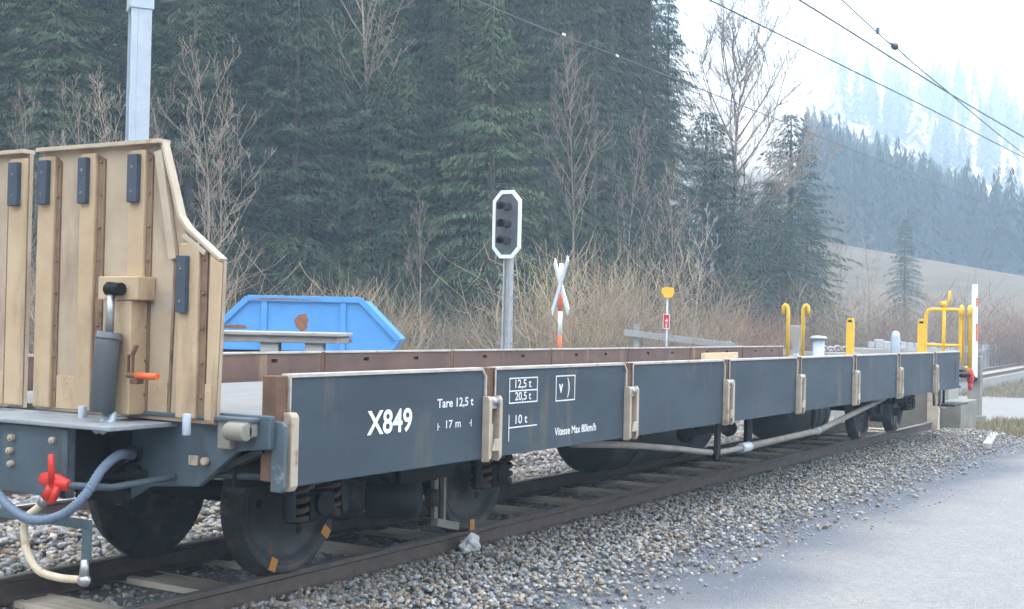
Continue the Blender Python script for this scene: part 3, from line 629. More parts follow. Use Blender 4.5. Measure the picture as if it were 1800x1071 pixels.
def bogie(xa, xb):
    xm = (xa+xb)/2; mb = MB()
    for y in (4.40, 5.94):
        mb.box(xa-.42, xb+.42, y-.04, y+.04, .60, .70); mb.box(xm-.28, xm+.28, y-.05, y+.05, .44, .60)
        mb.prism([(xa+.22, .60), (xm-.28, .60), (xm-.28, .44), (xm-.2, .44)], 1, y-.02, y+.02); mb.prism([(xb-.22, .60), (xm+.2, .44), (xm+.28, .44), (xm+.28, .60)], 1, y-.02, y+.02)
    mb.box(xm-.18, xm+.18, 4.4, 5.98, .42, .60)
    for x in (xa-.40, xb+.40): mb.box(x-.04, x+.04, 4.4, 5.98, .60, .69)
    bg_ = obj('bogie', mb, m_dark, wag, .006)
    for x in (xa, xb):
        for y, s in ((YR-G/2-.035, -1), (YR+G/2+.035, 1)):
            wheel(y, s, x, bg_, (-113, -36, 67, 144) if x == xa else (-91, -12, 89, 168))
            yo = y+s*.16
            obj('axle_box', MB().box(x-.10, x+.10, yo-.075, yo+.075, .315, .455).box(x-.17, x+.17, yo-.05, yo+.05, .30, .335).tube([(x, yo, .40), (x, yo+s*.095, .40)], .07, 12), m_dark, bg_, .008)
            for sx in (-.13, .13):
                hel = [(x+sx+.058*math.cos(t), yo-s*.0+.058*math.sin(t), .335+.0085*t) for t in np.linspace(0, 10*math.pi, 100)]
                obj('coil_spring', MB().tube(hel, .0165, 6).tube([(x+sx, yo, .315), (x+sx, yo, .345)], .07, 12), m_spring, bg_)
            obj('damper', MB().tube([(x-.21, yo+s*.03, .33), (x-.22, yo+s*.03, .66)], .018, 8).tube([(x-.21, yo+s*.03, .33), (x-.215, yo+s*.03, .48)], .028, 8), m_grimy, bg_)
        obj('axle', MB().tube([(x, YR-.75, .402), (x, YR+.75, .402)], .06, 12), m_dark, bg_)
    for s, x in ((1, xa), (-1, xb)):
        for y in (YR-G/2, YR+G/2):
            xs0 = x+s*.45
            obj('brake_shoe', MB().prism([(xs0, .28), (xs0+s*.05, .28), (xs0+s*.06, .52), (xs0+s*.01, .54), (xs0-s*.02, .4)], 1, y-.05, y+.05).bar((xs0+s*.04, y, .40), (xs0+s*.08, y, .68), .04, .02, (1, 0, 0)), m_grimy, bg_, .004)
    obj('brake_cylinder', MB().lathe([(.05, -.2), (.13, -.18), (.14, .0), (.135, .12), (.06, .16)], (xm+.12, 4.66, .30), (.55, -.8, 0), 20).tube([(xm+.22, 4.50, .30), (xm+.26, 4.44, .30)], .055, 14), m_grimy, bg_)
    obj('brake_hanger', MB().box(xm+.30, xm+.34, 4.50, 4.53, .12, .66).box(xm+.40, xm+.43, 4.50, 4.53, .10, .62).bar((xm+.30, 4.5, .14), (xm+.62, 4.55, .07), .05, .05), m_pipe, bg_, .004)
bogie(5.40, 7.23); bogie(16.50, 18.20)
# tanks, brake pipe and hangers under the middle
def tank(x0, x1, y, z, r, rings):
    t = obj('air_tank', MB().lathe([(.02, -.09), (r*.55, -.075), (r*.85, -.04), (r, 0), (r, x1-x0), (r*.85, x1-x0+.04), (.02, x1-x0+.09)], (x0, y, z), (1, 0, 0), 36), m_tank, wag)
    for x in rings: obj('tank_strap', MB().lathe([(r-.004, -.02), (r+.008, -.02), (r+.008, .02), (r-.004, .02)], (x, y, z), (1, 0, 0), 36), m_grimy, t)
    obj('tank_hanger', MB().box(x0+.3, x0+.34, y-.2, y+.2, z+r-.02, .62), m_dark, t)
tank(9.34, 11.35, 4.87, .475, .30, (9.75, 10.9))
tank(13.45, 14.9, 4.80, .43, .255, (14.25, 14.5, 14.75))
pp = bez([(7.40, 3.97, .605), (8.2, 3.95, .542), (9.1, 3.95, .45), (9.85, 3.95, .368), (10.5, 3.95, .362)], 8)
bp_ = obj('brake_pipe', MB().tube(pp, .024, 10).tube([(10.5, 3.95, .362), (12.55, 3.95, .382), (15.2, 4.0, .60)], .031, 10), m_pipe, wag)
for xa_, xb_, r_ in ((10.42, 10.62, .042), (9.82, 9.85, .036), (12.5, 12.53, .04)): obj('pipe_collar', MB().tube([(xa_, 3.95, .363 if xa_ < 12 else .381), (xb_, 3.95, .363 if xa_ < 12 else .382)], r_, 12), m_galv, bp_)
obj('pipe_hanger', MB().box(9.76, 9.84, 3.90, 3.93, .35, .63).box(12.47, 12.53, 3.97, 4.0, .38, .64).tube([(9.8, 3.91, .37), (9.8, 3.99, .37)], .05, 10), m_dark, bp_, .004)
obj('cross_bar', MB().tube([(9.95, 4.25, .50), (10.75, 4.20, .50)], .035, 8).lathe([(.02, -.02), (.075, -.02), (.075, .02), (.02, .02)], (9.93, 4.25, .50), (1, 0, 0), 16).lathe([(.02, -.02), (.075, -.02), (.075, .02), (.02, .02)], (10.77, 4.20, .50), (1, 0, 0), 16), m_dark, wag, .004)
obj('pipe_bracket', MB().box(11.25, 11.37, 4.20, 4.24, .30, .62).box(11.15, 11.47, 4.18, 4.26, .28, .31), m_dark, wag, .004)
obj('brake_rod', MB().tube([(8.0, 5.0, .42), (16.0, 5.0, .42)], .02, 8).box(11.2, 11.3, 4.9, 5.1, .3, .62), m_dark, wag)
# far end: yellow barrier with grab frames, handbrake gate, step and cock
obj('end_platform', MB().box(19.25, 19.55, 3.95, 6.28, .82, .93).box(18.4, 19.2, 4.0, 4.03, .74, .819).box(19.56, 19.60, 4.15, 6.28, .66, .92), m_grimy, wag, .006)
def grab(ya, yb, far):
    m = MB(); X = 19.36
    for y, s in ((ya, -1), (yb, 1)):
        hx_, hy2 = (0, s) if far else (-1, 0)
        m.tube([(X+hx_*q, y+hy2*q, z) for q, z in ((0, .88), (0, 1.70), (.02, 1.75), (.05, 1.765), (.075, 1.745), (.08, 1.62))], .030, 10)
    m.tube([(X, ya, .88), (X, yb, .88)], .028, 10)
    obj('grab_frame', m, m_yellow, wag)
grab(3.87, 3.985, False); grab(6.36, 6.60, True)
for y in (4.56, 5.62):
    m = MB().prism([(y-.056, .93), (y+.056, .93), (y+.056, 1.50), (y+.04, 1.575), (y-.04, 1.575), (y-.056, 1.50)], 0, 19.33, 19.39)
    eb = obj('end_bumper', m, m_yellow, wag, .008); obj('grip_slot', MB().box(19.322, 19.329, y-.03, y+.03, 1.515, 1.545), m_dark, eb, .003)
g = MB().tube(bez([(19.34, 4.50, .93), (19.34, 4.50, 1.55), (19.34, 4.485, 1.67), (19.34, 4.43, 1.72), (19.34, 4.25, 1.722), (19.34, 4.06, 1.72), (19.34, 4.015, 1.67), (19.34, 4.005, 1.55), (19.34, 4.005, .93)], 5), .026, 10)
g.tube([(19.34, 4.50, 1.20), (19.34, 4.005, 1.20)], .022, 8)
gt = obj('brake_gate', g, m_yellow, wag)
obj('crank', MB().tube([(19.34, 4.24, .93), (19.34, 4.24, 1.80)], .026, 8).ball((19.34, 4.24, 1.80), .05, 8).tube([(19.34, 4.30, 1.815), (19.34, 4.24, 1.82), (19.34, 4.17, 1.85), (19.34, 4.165, 2.0)], .022, 8), m_yellow, gt)
c2 = obj('end_brake_cock', MB().ball((19.75, 3.94, .74), .062, 10, 0, (1, .9, 2.1)).tube([(19.75, 3.94, .64), (19.74, 3.94, .54)], [.04, .02], 8), m_red, wag); c2['label'] = 'red brake cock below the yellow grab frame'
obj('cock_pipe', MB().tube([(19.45, 4.02, .76), (19.75, 3.94, .76)], .03, 8), m_dark, c2)
obj('footstep', MB().box(17.35, 18.2, 3.80, 4.02, .345, .365).box(17.36, 17.39, 3.97, 4.0, .345, .68).box(17.52, 17.55, 3.97, 4.0, .345, .68), m_grimy, wag, .003) if False else None
obj('footstep', MB().box(18.45, 19.35, 3.88, 4.12, .36, .385).box(18.46, 18.50, 4.08, 4.11, .36, .78).box(18.72, 18.76, 4.08, 4.11, .36, .78), m_grimy, wag, .004)
obj('brake_chain', MB().tube(bez([(17.9, 3.98, .66), (17.95, 3.98, .45), (18.05, 3.98, .36), (18.3, 3.98, .34)], 5), .014, 6).tube([(17.7, 4.0, .66), (17.75, 4.0, .40)], .02, 6), m_pipe, wag)

# ------------------------------------------------------------------ small things by the wagon
tag(obj('plank', MB().box(15.05, 16.2, 6.20, 6.25, .931, 1.065).box(15.12, 15.3, 6.12, 6.20, .931, .96), m_raw, None, .004), 'raw yellow pine board on edge against the far side board', 'plank')
# crumpled white rag by the near rail
m = MB(); n = 26; k_ = 12; rv = []
for k in range(k_+1):
    th = math.pi*k/k_
    for j in range(n):
        a = 2*math.pi*j/n; q = 1+.22*math.sin(3*a+2.1*math.sin(th*2))+.13*math.sin(7*a+5*th)+.08*math.sin(11*a-9*th)
        rv.append((7.12+.085*q*math.sin(th)*math.cos(a), 4.55+.045*q*math.sin(th)*math.sin(a), -.07+.062*math.cos(th)*(1+.25*math.sin(2*a+th))))
m.add(rv, [(k*n+j, (k+1)*n+j, (k+1)*n+(j+1) % n, k*n+(j+1) % n) for k in range(k_) for j in range(n)], 0, False)
tag(obj('rag', m, m_cloth), 'crumpled white rag lying against the near siding rail', 'rag')
# the concrete plinth and post at the end of the siding
pl = obj('plinth', MB().box(20.6, 21.5, 4.62, 5.9, -.25, .52).box(20.9, 22.1, 4.3, 4.62, -.25, .30), m_conc2, None, .02)
tag(pl, 'stained grey concrete plinth closing the siding below the wagon end', 'concrete plinth')
tag(obj('post', MB().box(20.45, 20.6, 4.55, 4.72, -.25, .62).box(20.43, 20.62, 4.53, 4.74, .62, .66), m_sleeper, None, .01), 'stubby brown timber post beside the concrete plinth at the rail end', 'post')
tag(obj('slab', MB().bar((18.7, 3.50, -.165), (20.9, 3.80, -.17), .11, .06), m_concrete, None, .008), 'thin pale kerb slab lying flat on gravel beyond the wagon end', 'kerb slab')
# level crossing barrier, boom raised
bar = thing('crossing_barrier', 'raised white and red level crossing boom standing behind the wagon end', 'barrier', (23.3, 4.62, -.25))
b = MB(); X, Yb = 23.3, 4.60
segs = [(.62, 1.25, 0), (1.25, 1.55, 1), (1.55, 1.85, 0), (1.85, 2.0, 1), (2.0, 2.24, 0)]
for z0, z1, mi in segs:
    t0, t1 = (z0-.6)/1.7, (z1-.6)/1.7
    for side in (0, 1):
        w0, w1 = .068-.02*t0, .068-.02*t1; dx = .028*side
        mm = 0 if side == 0 else mi
    b.prism([(Yb-w0, z0), (Yb+w0-.01, z0), (Yb+w1-.01, z1), (Yb-w1, z1)], 0, X-.03, X+.03, 0)
    if mi: b.prism([(Yb-w0-.004, z0), (Yb-w0+.020, z0), (Yb-w1+.020, z1), (Yb-w1-.004, z1)], 0, X-.034, X+.034, 1)
obj('boom', b, [m_sigwhite, m_signred], bar, .004)
obj('post', MB().box(23.42, 23.6, 4.5, 4.72, -.25, .98).box(23.36, 23.66, 4.44, 4.78, -.25, -.05), m_conc2, bar, .015)
obj('pivot', MB().tube([(23.24, 4.62, .60), (23.5, 4.62, .60)], .07, 12), m_dark, bar)

# ------------------------------------------------------------------ signal
sg = thing('railway_signal', 'three lamp railway signal with white octagonal border on grey post', 'signal', (18.37, 11.16, -.25))
sgd = (Vector((0, 0, 0)) - Vector((18.37, 11.16, 0))).normalized()
ang = math.atan2(sgd.y, sgd.x) - R_(27)          # the board faces down the line, a little off the camera
nx_, ny_ = math.cos(ang), math.sin(ang); tx, ty = -ny_, nx_
def sp(a, z, d=0): return (18.37+tx*a+nx_*d, 11.16+ty*a+ny_*d, z)
def octa(hw, z0, z1, c): return [(-hw+c, z0), (hw-c, z0), (hw, z0+c*1.15), (hw, z1-c*1.15), (hw-c, z1), (-hw+c, z1), (-hw, z1-c*1.15), (-hw, z0+c*1.15)]
def extr(mb, poly, d0, d1, mi=0):
    n = len(poly); V = [sp(a, z, d0) for a, z in poly] + [sp(a, z, d1) for a, z in poly]
    mb.add(V, [tuple(range(n)), tuple(range(2*n-1, n-1, -1))] + [(i, i+n, (i+1) % n+n, (i+1) % n) for i in range(n)], mi)
b = MB(); extr(b, octa(.255, 2.48, 3.61, .14), -.02, .0); brd = obj('signal_board', b, m_sigblack, sg)
b = MB(); o1 = octa(.262, 2.474, 3.616, .145); o2 = octa(.212, 2.535, 3.555, .12); n = 8
V = [sp(a, z, -.024) for a, z in o1] + [sp(a, z, .02) for a, z in o1] + [sp(a, z, .02) for a, z in o2] + [sp(a, z, .001) for a, z in o2]
F = []
for i in range(8):
    j = (i+1) % 8; F += [(i, j, 8+j, 8+i), (8+i, 8+j, 16+j, 16+i), (16+i, 16+j, 24+j, 24+i)]
b.add(V, F); obj('white_border', b, m_sigwhite, brd)
for z in (2.77, 3.05, 3.34):
    hd = MB(); k = 16; r0 = .085
    V = []; 
    for d in (0, .24):
        for j in range(k):
            a = R_(-35)+R_(250)*j/(k-1); r = r0
            V.append(sp(r*math.cos(a), z+r*math.sin(a)-.04*d, d))
    for d in (0, .24):
        for j in range(k):
            a = R_(-35)+R_(250)*j/(k-1); r = r0-.012
            V.append(sp(r*math.cos(a), z+r*math.sin(a)-.04*d, d))
    F = []
    for j in range(k-1):
        F += [(j, j+1, k+j+1, k+j), (2*k+j, 3*k+j, 3*k+j+1, 2*k+j+1), (k+j, k+j+1, 3*k+j+1, 3*k+j)]
    hd.add(V, F, 0, False)
    lm_ = MB(); lm_.lathe([(.06, 0), (.075, .012), (.07, .02), (.02, .03)], sp(0, z, .0), (nx_, ny_, 0), 20)
    L_ = obj('signal_lamp', lm_, m_lens, sg); obj('lamp_hood', hd, m_lampdark, L_)
ps = MB(); a0 = .06
for a in (-a0, a0): extr(ps, [(a-.014, -.25), (a+.014, -.25), (a+.014, 2.62), (a-.014, 2.62)], -.14, -.03)
extr(ps, [(-a0, -.25), (a0, -.25), (a0, 2.62), (-a0, 2.62)], -.092, -.078)
obj('post', ps, m_sigpost, sg)
for z in (.35, .72, 1.05, 1.42, 1.82, 2.2):
    r = MB().tube([sp(-.17, z+.03, -.085), sp(-.17, z, -.085), sp(.17, z, -.085), sp(.17, z+.03, -.085)], .014, 6); obj('climbing_rung', r, m_sigpost, sg)
obj('board_strut', MB().tube([sp(-.20, 2.62, -.05), sp(-.26, 2.40, -.1)], .012, 6).tube([sp(-.05, 2.52, -.05), sp(-.22, 2.54, -.07)], .010, 6), m_sigpost, sg)

# ------------------------------------------------------------------ level crossing cross on red and white post
cr_ = thing('crossing_sign', 'white crossed boards on an orange and white banded post beside the signal', 'crossing sign', (20.16, 11.09, -.25))
b = MB()
for z0, z1, mi in ((-.25, .78, 0), (.78, 1.20, 1), (1.20, 1.62, 0), (1.62, 2.06, 1), (2.06, 2.48, 0)): b.tube([(20.16, 11.09, z0), (20.16, 11.09, z1)], .040, 14, mi)
obj('post', b, [m_sigwhite, m_signred], cr_)
va = math.atan2(11.09, 20.16)
for s in (-1, 1):
    d = Vector((math.cos(va+R_(14)), math.sin(va+R_(14)), 0)); d2 = d.cross(Vector((0, 0, 1)))
    c = Vector((20.10, 11.06, 2.07)); a = d*.55*s
    top = c + a + Vector((0, 0, .47)); bot = c - a - Vector((0, 0, .47))
    obj('crossing_board', MB().bar(bot - d2*.01*s, top - d2*.01*s, .13, .018, (d2.x, d2.y, 0)) if False else MB().bar(bot+d2*.012*s, top+d2*.012*s, .02, .15, (d.x*s*.47, d.y*s*.47, -.55)), m_sigwhite, cr_, .004)

# ------------------------------------------------------------------ yellow route sign and red hydrant plate on a thin post
hx, hy = 22.99, 10.275; va = math.atan2(hy, hx); fx, fy = -math.cos(va), -math.sin(va); rx_, ry_ = math.sin(va), -math.cos(va)
def hp_(a, z, d=0): return (hx+rx_*a+fx*d, hy+ry_*a+fy*d, z)
def plate(mb, poly, d0, d1, mi=0):
    n = len(poly); V = [hp_(a, z, d0) for a, z in poly] + [hp_(a, z, d1) for a, z in poly]
    mb.add(V, [tuple(range(n)), tuple(range(2*n-1, n-1, -1))] + [(i, i+n, (i+1) % n+n, (i+1) % n) for i in range(n)], mi)
hy_ = thing('marker_post', 'thin grey post carrying a yellow sign above a small red plate', 'marker post', (hx, hy, -.25))
obj('post', MB().tube([(hx, hy, -.25), (hx, hy, 2.14)], .019, 10), m_galv, hy_)
b = MB(); plate(b, [(-.07, 1.95), (.09, 1.95), (.10, 1.99), (.135, 2.06), (.125, 2.145), (.03, 2.15), (.02, 2.165), (-.02, 2.165), (-.03, 2.15), (-.11, 2.145), (-.115, 2.06), (-.08, 2.0)], .02, .06)
obj('yellow_sign', b, m_yellow, hy_, .006)
b = MB(); plate(b, [(-.078, 1.35), (.055, 1.35), (.055, 1.635), (-.078, 1.635)], .02, .03); rp2 = obj('red_plate', b, m_red, hy_)
b = MB()
for q in ([(-.078,1.35),(.055,1.35),(.055,1.362),(-.078,1.362)], [(-.078,1.623),(.055,1.623),(.055,1.635),(-.078,1.635)], [(-.078,1.362),(-.067,1.362),(-.067,1.623),(-.078,1.623)], [(.044,1.362),(.055,1.362),(.055,1.623),(.044,1.623)]): plate(b, q, .0305, .034)
for s, a, z, h, w in (('4', -.035, 1.47, .075, .05), ('1', -.022, 1.375, .075, .024)):
    V, F = text_mesh(s, h, w, .02); b.add([hp_(a+p, z+q, .034) for p, q, _ in V], F)
obj('plate_lettering', b, m_white, rp2)

# ------------------------------------------------------------------ fence by the bushes
fe = thing('wooden_fence', 'weathered grey wooden rail fence in front of the tan bushes', 'fence', (24.0, 10.5, -.25))
A, B_ = Vector((23.446, 11.468, 0)), Vector((24.62, 9.519, 0)); dF = (B_-A)
for t, top in ((.13, 1.42), (.95, 1.12), (1.75, .98)):
    p = A+dF*t; obj('post', MB().box(p.x-.05, p.x+.05, p.y-.05, p.y+.05, -.26, top), m_wood, fe, .01)
obj('fence_rail', MB().bar((A.x-.06, A.y-.07, 1.255), (A.x+dF.x*1.0-.06, A.y+dF.y*1.0-.04, 1.02), .05, .13), m_wood, fe, .01)
obj('fence_rail', MB().bar((A.x-.06, A.y-.07, .90), (A.x+dF.x*1.85-.06, A.y+dF.y*1.85-.04, .50), .05, .13), m_wood, fe, .01)
obj('fence_rail', MB().bar((A.x+dF.x*.97-.06, A.y+dF.y*.97-.04, .99), (A.x+dF.x*1.85-.06, A.y+dF.y*1.85-.04, .86), .05, .12), m_wood, fe, .01)

# ------------------------------------------------------------------ blue skip
sk = thing('skip', 'bright blue open-topped steel skip with a round rust patch', 'skip', (16.9, 14.5, -.24))
sx, sy_0 = Vector((17.872, 12.987, 0)), Vector((16.23, 15.72, 0)); du = (sy_0-sx).normalized(); dn = Vector((du.y, -du.x, 0))
if dn.dot(Vector((-1, -1, 0))) < 0: dn = -dn
L_s = 3.25
def kp(a, z, d): q = sx+du*a-dn*d; return (q.x, q.y, z)
prof = [(0, 1.07), (.66, 1.73), (L_s-.66, 1.73), (L_s, 1.07), (L_s-.75, .0), (.75, .0)]
def kex(mb, poly, d0, d1, mi=0):
    n = len(poly); V = [kp(a, z, d0) for a, z in poly] + [kp(a, z, d1) for a, z in poly]
    mb.add(V, [tuple(range(n)), tuple(range(2*n-1, n-1, -1))] + [(i, i+n, (i+1) % n+n, (i+1) % n) for i in range(n)], mi)
b = MB(); kex(b, prof, 0, .04); kex(b, prof, 1.56, 1.60)
for (a, c) in ((0, 5), (5, 4), (4, 3), (3, 2), (0, 1)):
    p, q = prof[a], prof[c]; V = [kp(p[0], p[1], .04), kp(q[0], q[1], .04), kp(q[0], q[1], 1.56), kp(p[0], p[1], 1.56)]; b.add(V, [(0, 1, 2, 3)])
body = obj('skip_body', b, m_skip, sk)
b = MB()
for (a, c) in ((0, 1), (1, 2), (2, 3)):
    p, q = prof[a], prof[c]; b.bar(kp(p[0], p[1], -.03), kp(q[0], q[1], -.03), .07, .10, (0, 0, 1))
for a in (.95, L_s-.95): b.bar(kp(a, 1.70, -.025), kp(a, .05, -.025), .05, .10, tuple(du))
b.bar(kp(.0, 1.06, -.02), kp(.6, .2, -.02), .05, .06)
obj('skip_rim', b, m_skip, body, .008)
b = MB(); V = []; n = 28
for j in range(n):
    a = 2*math.pi*j/n; r = 1+.10*math.sin(3*a+1)+.06*math.sin(7*a); V.append(kp(1.66+.115*r*math.cos(a), 1.33+.15*r*math.sin(a), -.004))
b.add(V, [tuple(range(n))]); 
for a, z, w, h in ((2.85, 1.23, .30, .03), (1.12, 1.04, .035, .05), (2.0, 1.715, .6, .015), (.83, 1.03, .035, .045)):
    V = []
    for j in range(14):
        g = 2*math.pi*j/14; r = 1+.25*math.sin(3*g+a*5); V.append(kp(a+w*r*math.cos(g), z+h*r*math.sin(g), -.0045 if z < 1.6 else -.0665))
    b.add(V, [tuple(range(14))])
obj('rust_patch', b, m_rust, body)

# ------------------------------------------------------------------ grey slab stacked on blocks beyond the far side board
st = thing('slab_stack', 'dark base stack beyond the far side board carrying a grey slab on blocks', 'slab stack', (8.0, 8.4, -.24))
P0, P1 = Vector((8.72, 6.98, 0)), Vector((7.6, 9.0, 0)); dS = (P1-P0).normalized()
def sbar(mb, a0, a1, z0, z1, off, w):
    q0 = P0+dS*a0; q1 = P0+dS*a1; nrm = Vector((-dS.y, dS.x, 0))
    if nrm.x > 0: nrm = -nrm
    q0 = q0-nrm*(off); q1 = q1-nrm*(off)
    mb.bar((q0.x, q0.y, (z0+z1)/2), (q1.x, q1.y, (z0+z1)/2), w, z1-z0)
b = MB(); sbar(b, 0, 2.6, 1.175, 1.262, .3, .62); sbar(b, -.03, 2.63, 1.236, 1.268, .3, .70); obj('top_slab', b, m_slab, st, .008)
for a in (.13, .52, 1.6): b = MB(); sbar(b, a, a+.16, 1.095, 1.1745, .1, .14); obj('spacer_block', b, m_concrete, st, .008)
b = MB(); sbar(b, .05, 2.6, .6, 1.094, .34, .6); sbar(b, .05, 2.6, -.24, .595, .34, .66); obj('base_stack', b, m_dark, st, .008)

# ------------------------------------------------------------------ catenary mast and wires
ms = thing('catenary_mast', 'tall galvanised steel catenary mast rising behind the tan ramps', 'mast', (9.14, 9.95, -.25))
va = math.atan2(9.95, 9.14)+R_(8); ex, ey = -math.sin(va), math.cos(va); gx, gy = math.cos(va), math.sin(va)
def mp(a, d): return (9.14+ex*a+gx*d, 9.95+ey*a+gy*d)
def mex(mb, poly, z0, z1):
    q = [mp(a, d) for a, d in poly]; mb.prism(q, 2, z0, z1)
b = MB()
mex(b, [(-.10, -.115), (.035, -.115), (.035, -.10), (-.10, -.10)], -.25, 7.6); mex(b, [(-.10, .10), (.10, .10), (.10, .115), (-.10, .115)], -.25, 7.6); mex(b, [(-.045, -.10), (-.033, -.10), (-.033, .10), (-.045, .10)], -.25, 7.6)
mex(b, [(.035, -.115), (.10, -.115), (.10, -.08), (.06, -.08)], -.25, 7.6)
obj('mast_beam', b, m_galv, ms, .003)
b = MB(); mex(b, [(-.118, -.13), (.118, -.13), (.118, .13), (-.118, .13)], 4.47, 4.60); obj('mast_band', b, m_galv, ms, .006)
q = mp(.1, -.1); obj('mast_footing', MB().box(8.8, 9.5, 9.6, 10.3, -.3, .05), m_concrete, ms, .02)
tag(obj('wire', MB().tube([(mp(-.12, -.1)[0], mp(-.12, -.1)[1], 4.53), (12.2, 9.0, 5.55)], .008, 6), m_wire), 'thin stay wire running from the galvanised mast band towards the main line', 'wire')
def wire(pts, r, label, group=None, m=m_wire):
    P_ = [Vector(p) for p in pts]; out = []
    for i in range(len(P_)-1):
        k = 12 if i == len(P_)-2 else 1
        for j in range(k): out.append(P_[i].lerp(P_[i+1], j/k))
    return tag(obj('overhead_wire', MB().tube(bez(pts, 8), r, 6), m), label, 'wire', group)
wire([(-6, 6.1, 5.55), (15.87, 5.34, 5.6), (20.86, 5.163, 5.6), (29.2, 4.80, 5.62), (60, 3.5, 5.9)], .013, 'thick dark overhead wire crossing the white sky above the siding')
w2 = wire([(-6, 4.4, 6.2), (16.58, 5.0, 5.723), (19.27, 5.0, 5.64), (21.71, 5.0, 5.57), (33, 5.0, 5.42), (60, 5.0, 5.6)], .010, 'thin overhead wire carrying a dark ribbed insulator against the sky')
obj('insulator', MB().lathe([(.012, -.13), (.022, -.11), (.022, -.07), (.048, -.05), (.032, -.025), (.055, -.01), (.035, .02), (.05, .035), (.025, .06), (.018, .12)], (19.27, 5.0, 5.64), (1, 0, -.03), 14).box(18.3, 18.36, 4.98, 5.02, 5.63, 5.72), m_insul, w2)
wire([(-6, 7.6, 5.5), (21.44, 5.96, 5.6), (25.7, 5.69, 5.6), (32.4, 5.32, 5.6), (60, 4.0, 5.8)], .011, 'pale middle overhead wire below the thick dark wire in the sky')
w5 = wire([(-6, 9.0, 5.6), (14.0, 9.05, 5.58), (18.14, 8.95, 5.6), (27, 8.7, 5.6), (41, 8.35, 5.6), (51, 8.3, 5.6), (95, 9.5, 5.6)], .008, 'lowest overhead wire along the main line, passing before the dark forest')
for x, y in ((16.3, 9.0), (17.95, 8.955)): obj('insulator', MB().lathe([(.006, -.045), (.02, -.03), (.014, 0), (.02, .025), (.006, .045)], (x, y, 5.60), (1, 0, 0), 10), m_sigwhite, w5)

# ------------------------------------------------------------------ vent pipes, blocks and railing beyond the wagon
x, y = pol(1440, 23.5)
v = thing('vent_pipe', 'stout grey vent pipe with a flat overhanging cap behind the wagon', 'vent pipe', (x, y, -.25))
obj('pipe', MB().tube([(x, y, -.25), (x, y, 1.22)], .105, 20), m_galv, v); obj('cap', MB().lathe([(.05, 0), (.15, .0), (.155, .03), (.12, .05), (.03, .06)], (x, y, 1.225), (0, 0, 1), 20), m_galv, v)
x, y = pol(1401, 23.0)
v = thing('funnel', 'grey square metal funnel behind the left pair of yellow grab bars', 'funnel', (x, y, -.25))
b = MB()
for z0, z1, r0, r1 in ((.95, 1.42, .03, .12), (1.42, 1.46, .12, .12)):
    V = [(x+a*r, y+c*r, z) for z, r in ((z0, r0), (z1, r1)) for a, c in ((-1, -1), (1, -1), (1, 1), (-1, 1))]; b.add(V, [(0, 1, 5, 4), (1, 2, 6, 5), (2, 3, 7, 6), (3, 0, 4, 7)])
obj('hopper', b, m_slab, v); obj('stem', MB().tube([(x, y, -.25), (x, y, .97)], .05, 10).box(x-.13, x+.13, y-.13, y+.13, -.25, .93), m_slab, v)
x, y = pol(1575, 30)
tag(obj('bollard', MB().lathe([(.10, 0), (.10, 1.52), (.085, 1.60), (.05, 1.645), (.01, 1.655)], (x, y, -.25), (0, 0, 1), 18), m_galv), 'round-topped grey bollard rising above the row of white blocks', 'bollard')
low = []
for k in range(9):
    px = 1533+12.9*k + (4 if k > 2 else 0); x, y = pol(px, 33); low.append((x, y))
wl = MB().bar((low[0][0]-.2, low[0][1]+.5, .36), (low[-1][0]+.15, low[-1][1]-.6, .36), .35, 1.22)
tag(obj('low_wall', wl, m_slab, None, .02), 'low grey concrete wall carrying the row of white blocks', 'wall')
bl0 = obj('block', MB().box(-.10, .10, -.085, .085, 0, .18), m_concrete, None, .02, origin=(0, 0, 0))
tag(bl0, 'pale concrete block in the row along the low wall', 'concrete block', 'pale blocks along the low wall')
for k, (x, y) in enumerate(low):
    o = bl0 if k == 0 else bl0.copy()
    if k: C.objects.link(o)
    o.location = (x, y, .972); o.rotation_euler = (random.uniform(-.05, .05), 0, YAW+random.uniform(-.3, .1)); s = random.uniform(.85, 1.15); o.scale = (s, s, s*random.uniform(.9, 1.15))
x, y = pol(1470, 24)
b = MB()
for k in range(4):
    xa, ya = pol(1450+k*12, 24+.2*k); b.tube(bez([(xa-.14, ya+.1, .99), (xa-.03, ya, 1.10-.02*(k % 2)), (xa+.1, ya-.06, 1.0)], 5), .025, 6)
xa, ya = pol(1445, 24); xb, yb = pol(1505, 24.8)
b.bar((xa, ya, .33), (xb, yb, .33), .3, 1.30)
tag(obj('cable_drum', b, m_slab), 'low grey cabinet topped with looped cables behind the wagon', 'cabinet') if False else tag(obj('cabinet', b, m_slab, None, .01), 'low grey cabinet topped with looped cables beyond the wagon', 'cabinet')
# railing along the main line at the right
rl = thing('railing', 'pale bluish railing with stubby posts beyond the main line rails', 'railing', (46, 11.6, -.25))
pts = [(x, float(main_y(x))+1.9) for x in np.arange(38, 92, 1.25)]
b = MB()
for (xa, ya), (xb, yb) in zip(pts[:-1], pts[1:]): b.bar((xa, ya, .62), (xb, yb, .62), .08, .14)
obj('rail_bar', b, m_galv, rl)
pb = None
for k, (x, y) in enumerate(pts):
    if pb is None: pb = obj('post', MB().box(x-.06, x+.06, y-.06, y+.06, -.26, .70).box(x-.11, x+.11, y-.08, y+.08, .70, .86), m_galv, rl, .01); base = Vector((x, y))
    else:
        o = pb.copy(); C.objects.link(o); o.location = pb.location + Vector((x-base.x, y-base.y, 0))

